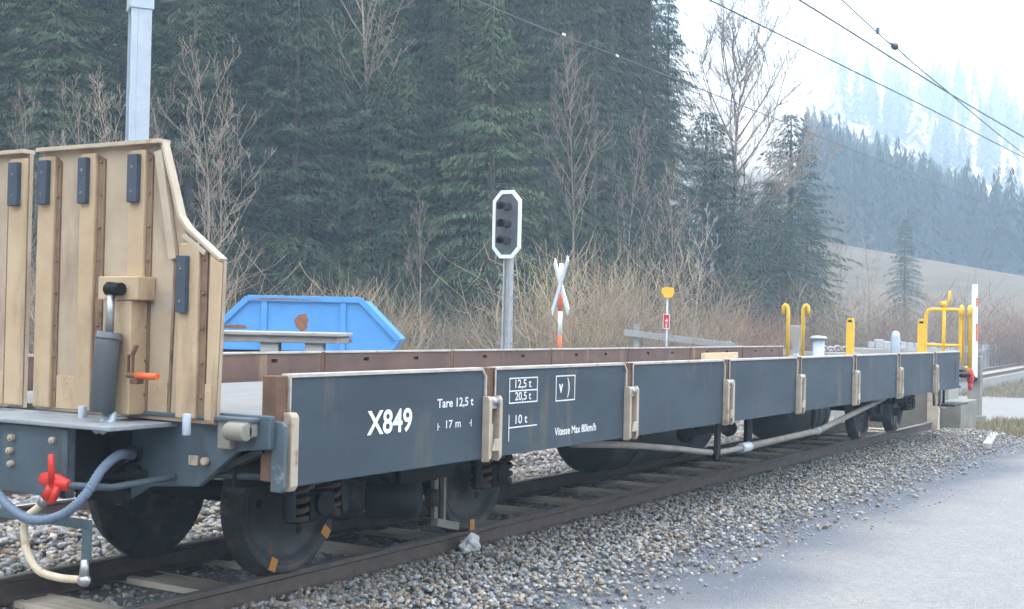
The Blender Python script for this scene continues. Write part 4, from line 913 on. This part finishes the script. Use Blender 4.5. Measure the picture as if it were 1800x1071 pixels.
# ------------------------------------------------------------------ vegetation
def spruce_mesh(name, h, R, seed, base=.06, whorl=.36, dens=1.0, lf=.30, shape=.85, gaps=.1):
    g = np.random.default_rng(seed); Q = []; T = []; tr = MB()
    tr.tube([(0, 0, -.8), (0, 0, h*.3), (.03, 0, h*.7), (0, 0, h*.985)], [.016*h+.03, .012*h+.02, .005*h+.01, .008], 7)
    z = h*base
    while z < h*.985:
        t = (z/h-base)/(1-base); L0 = R*(1-t)**shape*(1 if t > .08 else .75)+.10
        nb = max(4, int(6.5*dens+g.uniform(-1, 1))); a0 = g.uniform(0, 6.28)
        for k in range(nb):
            if g.random() < gaps: continue
            az = a0+6.283*k/nb+g.normal(0, .25); L = L0*g.uniform(.62, 1.18)
            u = np.array([math.cos(az), math.sin(az)]); pv = np.array([-u[1], u[0]])
            rise = .55*t-.10+g.normal(0, .06); dr = .42*(1-t)+.08
            ns = max(2, int(L/(lf*.42))); shade = g.uniform(.72, 1.25)
            if L > .8: tr.tube([(0, 0, z), (u[0]*L*.5, u[1]*L*.5, z+rise*L*.5-dr*.25*L), (u[0]*L*.92, u[1]*L*.92, z+rise*L*.92-dr*.8*L)], [.022, .014, .006], 3)
            for i in range(ns):
                s = (i+.5+g.uniform(-.3, .3))/ns
                if s < .12: continue
                c = np.array([u[0]*L*s, u[1]*L*s, z+rise*L*s-dr*L*s*s])
                wd = L*.30*math.sin(min(1, s*1.1+.12)*math.pi)**.7
                for sd in (-1, 1, -1, 1, -1, 1, -1, 1):
                    ln = lf*g.uniform(.55, 1.2); off = g.uniform(.0, 1)*wd*sd
                    p = c+np.array([pv[0]*off, pv[1]*off, -abs(off)*.30+g.normal(0, .03)])
                    d = np.array([u[0]*.8+pv[0]*sd*.65, u[1]*.8+pv[1]*sd*.65, -.55-.75*g.random()]); d /= np.linalg.norm(d)
                    w = np.cross(d, [g.normal(0, .5), g.normal(0, .5), 1.0]); w /= np.linalg.norm(w)+1e-6; w *= lf*g.uniform(.035, .075)
                    Q.append([p-w*.55, p+d*ln*.55-w, p+d*ln+w*.05, p+d*ln*.5+w])
                    v = shade*g.uniform(.75, 1.2); y_ = g.random()
                    T.append(np.array([.042+.040*y_, .080+.024*y_, .050-.006*y_])*v)
        z += whorl*g.uniform(.75, 1.2)*(.65+.5*(1-t))
    Q = np.array(Q); n = len(Q)
    me = npmesh(name, Q.reshape(-1, 3), np.arange(4*n).reshape(n, 4), np.repeat(np.array(T), 4, 0)); me.materials.append(m_spruce)
    return me, tr
def make_spruce(h, R, seed, **kw):
    me, tr = spruce_mesh('crown', h, R, seed, **kw)
    root = bpy.data.objects.new('spruce_tree', None); link(root, None, (0, 0, -500))
    o = bpy.data.objects.new('crown', me); link(o, root, (0, 0, -500))
    t = obj('trunk', tr, m_bark, None, origin=(0, 0, 0)); t.parent = root; t.location = (0, 0, 0)
    return root
def ground_at(x, y): return float(gz(x, y))
SP = [make_spruce(22, 3.2, 1, whorl=.42), make_spruce(24, 3.5, 2, gaps=.2, whorl=.45), make_spruce(20, 2.8, 3, gaps=.1, whorl=.42), make_spruce(23, 3.7, 5, shape=.7, gaps=.28, whorl=.46, base=.12),
      make_spruce(11, 2.6, 8, whorl=.30, lf=.24), make_spruce(7, 1.75, 9, whorl=.27, lf=.23, gaps=.14)]
HS = [22, 24, 20, 23, 11, 7]; used = set()
def place(protos, k, x, y, s, name_label, cat, group, z=None, rz=None):
    p = protos[k]; o = p
    zz = ground_at(x, y) if z is None else z
    rz = random.uniform(0, 6.28) if rz is None else rz
    if id(p) not in used: used.add(id(p)); p.location = (x, y, zz); p.rotation_euler = (0, 0, rz); p.scale = s if isinstance(s, tuple) else (s, s, s)
    else: o = copy_tree(p, None, (x, y, zz), rz, s)
    return tag(o, name_label, cat, group)
GF = 'spruces of the dense dark forest'
front = [(-40,46,23,1,''),(40,44,24,0,'spruce standing behind the two left rubber pads of the far ramp'),(115,50,26,3,''),(190,43,23,2,''),(275,50,26,1,'dense spruce showing just right of the galvanised mast'),(345,47,24,0,''),(415,44,24,3,'broad spruce standing above the left end of the blue skip'),
 (480,46,26,1,''),(545,42,25,0,'lush green spruce standing above the middle of the blue skip'),(605,46,25,3,'spruce directly left of the tall bare trunk above the skip'),(690,50,27,1,'shadowed spruce right of the tall bare trunk above the skip'),(750,45,25,2,''),(815,46,25,0,'spruce directly left of the railway signal board'),
 (880,50,26,3,''),(935,45,24,1,'spruce directly right of the railway signal board'),(1000,50,26,0,''),(1060,47,23,2,''),(1090,54,24,3,''),(1128,52,22,0,'tall spruce whose right flank outlines the forest against the white sky'),(1165,60,17,2,''),(70,40,19,2,''),(235,42,20,0,''),(450,41,19,2,''),(785,42,18,2,''),(965,43,17,2,''),(1035,44,18,0,''),(660,41,16,2,'')]
for px, d, h, k, lab in front:
    x, y = pol(px, d)
    place(SP, k, x, y, h/HS[k], lab or 'dark spruce in the front row of the dense hillside forest', 'spruce', None if lab else GF)
for px in list(range(-30, 420, 44)) + list(range(425, 880, 40)):
    x, y = pol(px+random.uniform(-12, 12), random.uniform(34.5, 39)); h = random.uniform(7.5, 11.5)
    place(SP, 4, x, y, (h/11*1.25, h/11*1.25, h/11), 'low dark spruce at the foot of the hillside forest behind the bushes', 'spruce', 'low spruces at the forest foot')
for d, dx in ((60, 62), (74, 56), (90, 50)):
    for px in np.arange(-60, 1130 - (d-60)*1.0, dx):
        p_ = px+random.uniform(-20, 20); x, y = pol(p_, d+random.uniform(-5, 5)); k = random.randrange(4)
        place(SP, k, x, y, random.uniform(20, 26)/HS[k], 'dark spruce standing deep in the dense hillside forest', 'spruce', 'spruces deep in the forest')
for px, d, h, k, lab in [(1385,66,12.8,4,'pointed spruce right of the round-crowned bare tree'),(1312,63,8.8,4,'dark spruce growing at the foot of the round-crowned bare tree'),(1275,57,7.2,5,'low dark spruce left of the round-crowned bare tree'),(1352,60,8.6,4,'dark spruce between the bare tree and the pointed spruce'),
      (1298,56,6.0,5,'small dense spruce in the shade under the round-crowned bare tree'),(1375,58,6.6,5,'small full spruce in front of the pointed spruce'),(1262,60,9.8,4,'ragged spruce between the forest edge and the bare tree'),(1418,68,8.2,4,'rightmost dark spruce of the clump behind the yellow grab bars'),(1235,58,11.5,4,'dark spruce at the right foot of the forest edge'),(1335,54,5.6,5,'short dense spruce low in front of the clump behind the far board'),(1590,105,8.9,5,'lone spruce standing on the brown meadow hill')]:
    x, y = pol(px, d); s = h/HS[k]
    place(SP, k, x, y, (s*1.5, s*1.5, s) if px < 1500 else (s*.95, s*.95, s), lab, 'spruce', None)

def bare_mesh(h, seed, first=.3, width=.3, nb=30, r0=None, lean=0.0, ang=45, sub=(7, 5), tw=.0075):
    g = random.Random(seed); tk = MB(); cr = MB(); r0 = r0 or h*.011
    n = 14; pts = []; q = Vector((0, 0, -.4)); d = Vector((lean, lean*.4, 1)).normalized()
    for i in range(n+1):
        pts.append(q.copy()); d = (d+Vector((g.gauss(0, .035), g.gauss(0, .035), .02))).normalized(); q = q+d*((h*.93+.4)/n)
    rad = [max(r0*(1-i/n)**.9, tw) for i in range(n+1)]; tk.tube(pts, rad, 7)
    def at_(t): t = min(max(t, 0), .999)*n; i = int(t); return pts[i].lerp(pts[i+1], t-i)
    def branch(p, d, L, r, lev):
        k = 5 if lev == 0 else 4; P_ = [p]; q = p
        for i in range(k):
            d = (d+Vector((g.gauss(0, .10), g.gauss(0, .10), .10+.04*lev))).normalized(); q = q+d*(L/k); P_.append(q)
        cr.tube(P_, [max(r*(1-.8*i/k), tw*.8) for i in range(k+1)], 5 if lev == 0 else 3)
        if lev < 2:
            for _ in range(sub[lev]):
                t = g.uniform(.2, .98)*k; i = min(int(t), k-1); b = P_[i].lerp(P_[i+1], t-i); dd = (P_[i+1]-P_[i]).normalized(); o = dd.orthogonal(); o.rotate(Matrix.Rotation(g.uniform(0, 6.28), 3, dd))
                branch(b, (dd+o*g.uniform(.45, .95)).normalized(), L*(.30 if lev == 0 else .36)*g.uniform(.7, 1.35), max(r*.42, tw), lev+1)
    for i in range(nb):
        t = first+(1-first)*((i+g.random())/nb)**1.15; u = (t-first)/(1-first); L = h*width*(math.sin(min(1, u*.62+.26)*math.pi)**.7)*g.uniform(.75, 1.15)+.2
        a = i*2.4+g.gauss(0, .4); tilt = R_(ang*(1-.55*u)+g.gauss(0, 7)); d = Vector((math.cos(a)*math.sin(tilt), math.sin(a)*math.sin(tilt), math.cos(tilt)))
        branch(at_(t), d, L, max(r0*.42*(1-t*.6), tw), 0)
    return tk, cr
def make_bare(name, h, seed, m, **kw):
    tk, cr = bare_mesh(h, seed, **kw)
    root = bpy.data.objects.new(name, None); link(root, None, (0, 0, -500))
    for nm, b in (('trunk', tk), ('crown', cr)):
        o = obj(nm, b, m, None, origin=(0, 0, 0)); o.parent = root; o.location = (0, 0, 0)
    return root
BT = [make_bare('bare_tree', 15, 3, m_bare, first=.36, width=.40, nb=32, ang=56, sub=(11, 8), r0=.19, tw=.012), make_bare('bare_tree', 14, 14, m_bare, first=.48, width=.19, nb=24, ang=38, sub=(6, 5), r0=.085), make_bare('bare_tree', 8, 21, m_bare, first=.22, width=.26, nb=17, ang=42, sub=(5, 5), r0=.05), make_bare('birch_sapling', 5.5, 33, m_pale, first=.55, width=.16, nb=9, lean=.10, sub=(4, 3), r0=.032)]
for px, d, h, k, lab in [(1308,60,15.2,0,'tall round-crowned bare tree standing against the white sky'),(648,36,15.5,1,'tall thin bare trunk rising behind the right end of the blue skip'),(1003,41,10.5,1,'bare forked tree behind the white crossed boards'),(362,29,7.4,2,'bare pale tree right of the galvanised mast and the ramps'),
      (290,33,6.6,2,'fine bare tree close behind the galvanised mast'),(1222,33,4.6,3,'leaning pale birch stem right of the yellow route sign'),(1095,44,8.5,2,'wide bare tree in front of the forest right of the crossed boards'),(1480,86,9.6,2,'pale bare tree left on the meadow, right of the clump'),(1530,92,7.8,2,'bare tree left of the lone meadow spruce'),(1445,84,9.0,2,'greyish bare tree touching the right edge of the spruce clump'),
      (60,29,6.0,2,'bare tree rising above the far ramp'),(135,30,6.2,2,'bare sapling above the gap between the ramps'),(205,28,6.4,2,'bare sapling just left of the galvanised mast'),(395,33,6.2,2,'thin bare tree at the left end of the blue skip'),(745,33,4.6,2,'crooked bare sapling in the dark gap left of the signal'),(1190,40,6.4,2,'bare tree behind the yellow route sign')]:
    x, y = pol(px, d); s = h/[15, 14, 8, 5.5][k]
    place(BT, k, x, y, (s, s, s), lab, 'bare tree', None)

def shrub_mesh(h, n, seed, spread=.5, twigs=7):
    g = random.Random(seed); mb = MB()
    for _ in range(n):
        a = g.uniform(0, 6.28); rr = g.random()**.5*.55*h*.45; p = Vector((rr*math.cos(a), rr*math.sin(a), -.3))
        d = Vector((math.cos(a)*spread*g.random(), math.sin(a)*spread*g.random(), 1)).normalized(); L = h*g.uniform(.55, 1.05); pts = [p]; q = p
        for i in range(4):
            d = (d+Vector((g.gauss(0, .13), g.gauss(0, .13), .04))).normalized(); q = q+d*L/4; pts.append(q)
        r = g.uniform(.006, .011)*(1.9 if g.random() < .12 else 1); mb.tube(pts, [r, r*.85, r*.65, r*.45, r*.2], 3)
        for _ in range(twigs):
            i = g.randrange(1, 4); t = g.random(); b = pts[i].lerp(pts[i+1], t); dd = (pts[i+1]-pts[i]).normalized(); o = dd.orthogonal(); o.rotate(Matrix.Rotation(g.uniform(0, 6.28), 3, dd))
            e = b+(dd*.7+o*g.uniform(.35, .8)).normalized()*L*g.uniform(.12, .30); e2 = e+(dd+o*.3+Vector((g.gauss(0, .3), g.gauss(0, .3), .2))).normalized()*L*.12
            mb.tube([b, e, e2], [r*.5, r*.38, r*.2], 3)
    return mb
def make_shrub(h, n, seed, m, **kw):
    o = obj('bush', shrub_mesh(h, n, seed, **kw), m, None, origin=(0, 0, 0)); return o
SB = [make_shrub(3.0, 75, 1, m_twig, twigs=6), make_shrub(3.0, 60, 2, m_twig, spread=.85, twigs=8), make_shrub(2.4, 90, 3, m_redtwig, spread=.35), make_shrub(3.4, 50, 4, m_bare, spread=.65, twigs=10)]
SH = [3.0, 3.0, 2.4, 3.4]
GB = 'tan leafless bushes along the forest foot'
bush = []
for px in range(540, 720, 36): bush.append((px+random.uniform(-8, 8), random.uniform(25.5, 28), random.uniform(2.1, 2.9) - (.5 if px > 660 else 0), random.choice((0, 1, 0, 3)), 'leafless tan bush behind the blue skip', 'tan bushes behind the blue skip'))
for px in range(735, 930, 32): bush.append((px, random.uniform(28, 31), random.uniform(1.6, 2.3), random.choice((1, 3)), 'low leafless bush in the dark gap between skip and signal', 'low bushes between skip and signal'))
for px in range(925, 1225, 30): bush.append((px+random.uniform(-8, 8), random.uniform(26.5, 32), random.uniform(2.5, 3.6), random.choice((0, 1, 0, 1, 3)), 'tall leafless tan bush in the thicket behind the crossed boards', 'tan thicket behind the crossed boards'))
for px in range(1235, 1400, 21): bush.append((px, random.uniform(36, 42), random.uniform(1.9, 2.8), random.choice((2, 2, 0)), 'reddish leafless bush behind the far end of the side board', 'reddish bushes behind the far side board'))
for px in range(1405, 1700, 24): bush.append((px, random.uniform(52, 66), random.uniform(2.2, 4.2), random.choice((2, 3, 0)), 'brownish leafless bush at the foot of the meadow behind the yellow bars', 'brown bushes at the meadow foot'))
for px in range(1725, 1860, 20): bush.append((px, random.uniform(66, 76), random.uniform(2.9, 3.7) - (.8 if px < 1745 else 0), random.choice((3, 2)), 'grey-brown bush in the thicket beyond the railing', 'grey-brown thicket beyond the railing'))
for px in range(-40, 420, 66): bush.append((px, random.uniform(26, 29), random.uniform(2.5, 3.6), random.choice((1, 3, 0)), 'leafless bush showing above the tan ramps', 'leafless bushes above the ramps'))
for px, d, h, k, lab, grp in bush:
    x, y = pol(px, d); s = h/SH[k]; place(SB, k, x, y, (s*1.05, s*1.05, s), lab, 'bush', grp, z=ground_at(x, y)-.05)
for p in SP+BT+SB:
    if id(p) not in used: 
        for c in list(p.children): bpy.data.objects.remove(c)
        bpy.data.objects.remove(p)

# dry grass: verge at the end of the siding and the bank at the forest foot
def blades(name, P, hgt, tints):
    n = len(P); a = RNG.uniform(0, 6.28, n); w = hgt*RNG.uniform(.05, .09, n); ln = hgt*RNG.uniform(.5, 1.2, n); b = RNG.uniform(0, 6.28, n); lean = RNG.uniform(.1, .9, n)*ln
    d = np.stack([np.cos(a)*w, np.sin(a)*w, 0*a], 1); t = np.stack([np.cos(b)*lean, np.sin(b)*lean, ln], 1)
    V = np.stack([P-d, P+d, P+t], 1).reshape(-1, 3)
    me = npmesh(name, V, np.arange(3*n).reshape(n, 3), np.repeat(tints, 3, 0)); me.materials.append(m_grass)
    o = bpy.data.objects.new(name, me); link(o); return tag(o, kind='stuff')
def gt_(n):
    k = RNG.random((n, 1)); return (k*np.array([[.36, .29, .18]])+(1-k)*np.array([[.19, .175, .09]]))*RNG.uniform(.7, 1.2, (n, 1))
n = 26000
gx = np.concatenate([RNG.uniform(19.2, 25, n//2), RNG.uniform(33.5, 60, n//2)]); gy = np.concatenate([RNG.uniform(2.6, 4.5, n//2), RNG.uniform(2, 8, n//2)])
kp_ = np.concatenate([np.sin(gx[:n//2]*2.1)+np.sin(gy[:n//2]*3.3+gx[:n//2]) + (gx[:n//2]-21) > RNG.uniform(-.6, 2.2, n//2), np.ones(n-n//2, bool)])
P = np.stack([gx, gy, np.full(n, -.235)], 1)[kp_]
blades('verge_grass', P, RNG.uniform(.05, .16, len(P)), gt_(len(P)))
n = 46000
az = R_(1)*RNG.uniform(8, 56, n); dd = RNG.uniform(22, 60, n)**1.0; gx, gy = dd*np.cos(az), dd*np.sin(az); ok = (gy > 13) & (gy < 21.5); gx, gy = gx[ok], gy[ok]
P = np.stack([gx, gy, gz(gx, gy)-.02], 1)
blades('bank_grass', P, RNG.uniform(.15, .55, len(P)), gt_(len(P))*np.array([[1.05, .95, .9]]))

# ------------------------------------------------------------------ the forest on the mountain (one far mass)
g = np.random.default_rng(5); VV = []; TT = []
def lowtree(seed, larch=False):
    q = np.random.default_rng(seed); Q = []; nl = 17
    for i in range(nl):
        t = (i+.3)/nl; r = .135*(1-t)**.85+.010
        for k in range(8):
            a = q.uniform(0, 6.283); L = r*q.uniform(.7, 1.2); u = np.array([math.cos(a), math.sin(a), 0]); pv = np.array([-u[1], u[0], 0])
            c = np.array([0, 0, t+q.uniform(-.02, .02)]); e = c+u*L+np.array([0, 0, -L*.55+.2*L*larch])
            Q.append([c+np.array([0, 0, .035]), e-pv*L*.30, e-np.array([0, 0, .03]), e+pv*L*.30])
    return np.array(Q)
LT = [lowtree(s) for s in range(6)]
cand = []
while len(cand) < 2450:
    az = R_(g.uniform(4.5, 18.3)); d = 178+(132 if len(cand) < 2000 else 420)*g.random()**.9
    x, y = d*math.cos(az), d*math.sin(az)
    clear = math.sin(x*.021+1)*math.sin(y*.05+x*.006)
    if d > 310 and az > R_(17.2): continue
    if d > 310 and (clear > .25*g.random()-.15 or g.random() < .3): continue
    cand.append((x, y, d))
cand = np.array(cand); zc = gz(cand[:, 0], cand[:, 1])
for i, (x, y, d) in enumerate(cand):
    h = (g.uniform(8, 19) if g.random() < .7 else g.uniform(14, 21))*(.85 if d < 250 else 1.0 if d < 420 else 1.15); a = g.uniform(0, 6.28); q = LT[i % 6]*h; c, s = math.cos(a), math.sin(a); wsc = g.uniform(.8, 1.3)
    V = np.stack([(q[..., 0]*c-q[..., 1]*s)*wsc+x, (q[..., 0]*s+q[..., 1]*c)*wsc+y, q[..., 2]+zc[i]-.5], -1)
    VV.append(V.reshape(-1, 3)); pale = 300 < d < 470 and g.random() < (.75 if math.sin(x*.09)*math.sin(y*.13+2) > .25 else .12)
    t = np.array([.66, .56, .38]) if pale else np.array([.034, .052, .034])  # pale clumps have sunlit crowns put into their colour
    TT.append(t[None]*g.uniform(.6, 1.4)*g.uniform(.75, 1.25, (len(V), 1)).repeat(4, 0))
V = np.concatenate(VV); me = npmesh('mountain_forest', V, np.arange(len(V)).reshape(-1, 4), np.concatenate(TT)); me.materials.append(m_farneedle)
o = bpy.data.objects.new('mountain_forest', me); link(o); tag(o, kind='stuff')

# ------------------------------------------------------------------ the valley haze
hm = bpy.data.materials.new('valley_haze'); hm.use_nodes = True; N = hm.node_tree.nodes; N.clear()
pv_ = N.new('ShaderNodeVolumePrincipled'); pv_.inputs['Density'].default_value = HAZE; pv_.inputs['Color'].default_value = (.59, .785, 1.0, 1); pv_.inputs['Anisotropy'].default_value = -.3
ou = N.new('ShaderNodeOutputMaterial'); hm.node_tree.links.new(pv_.outputs[0], ou.inputs['Volume'])
if HAZE > 0:
    hz = obj('haze', MB().box(-520, 1180, -520, 460, -8, 262), hm); tag(hz, kind='stuff')
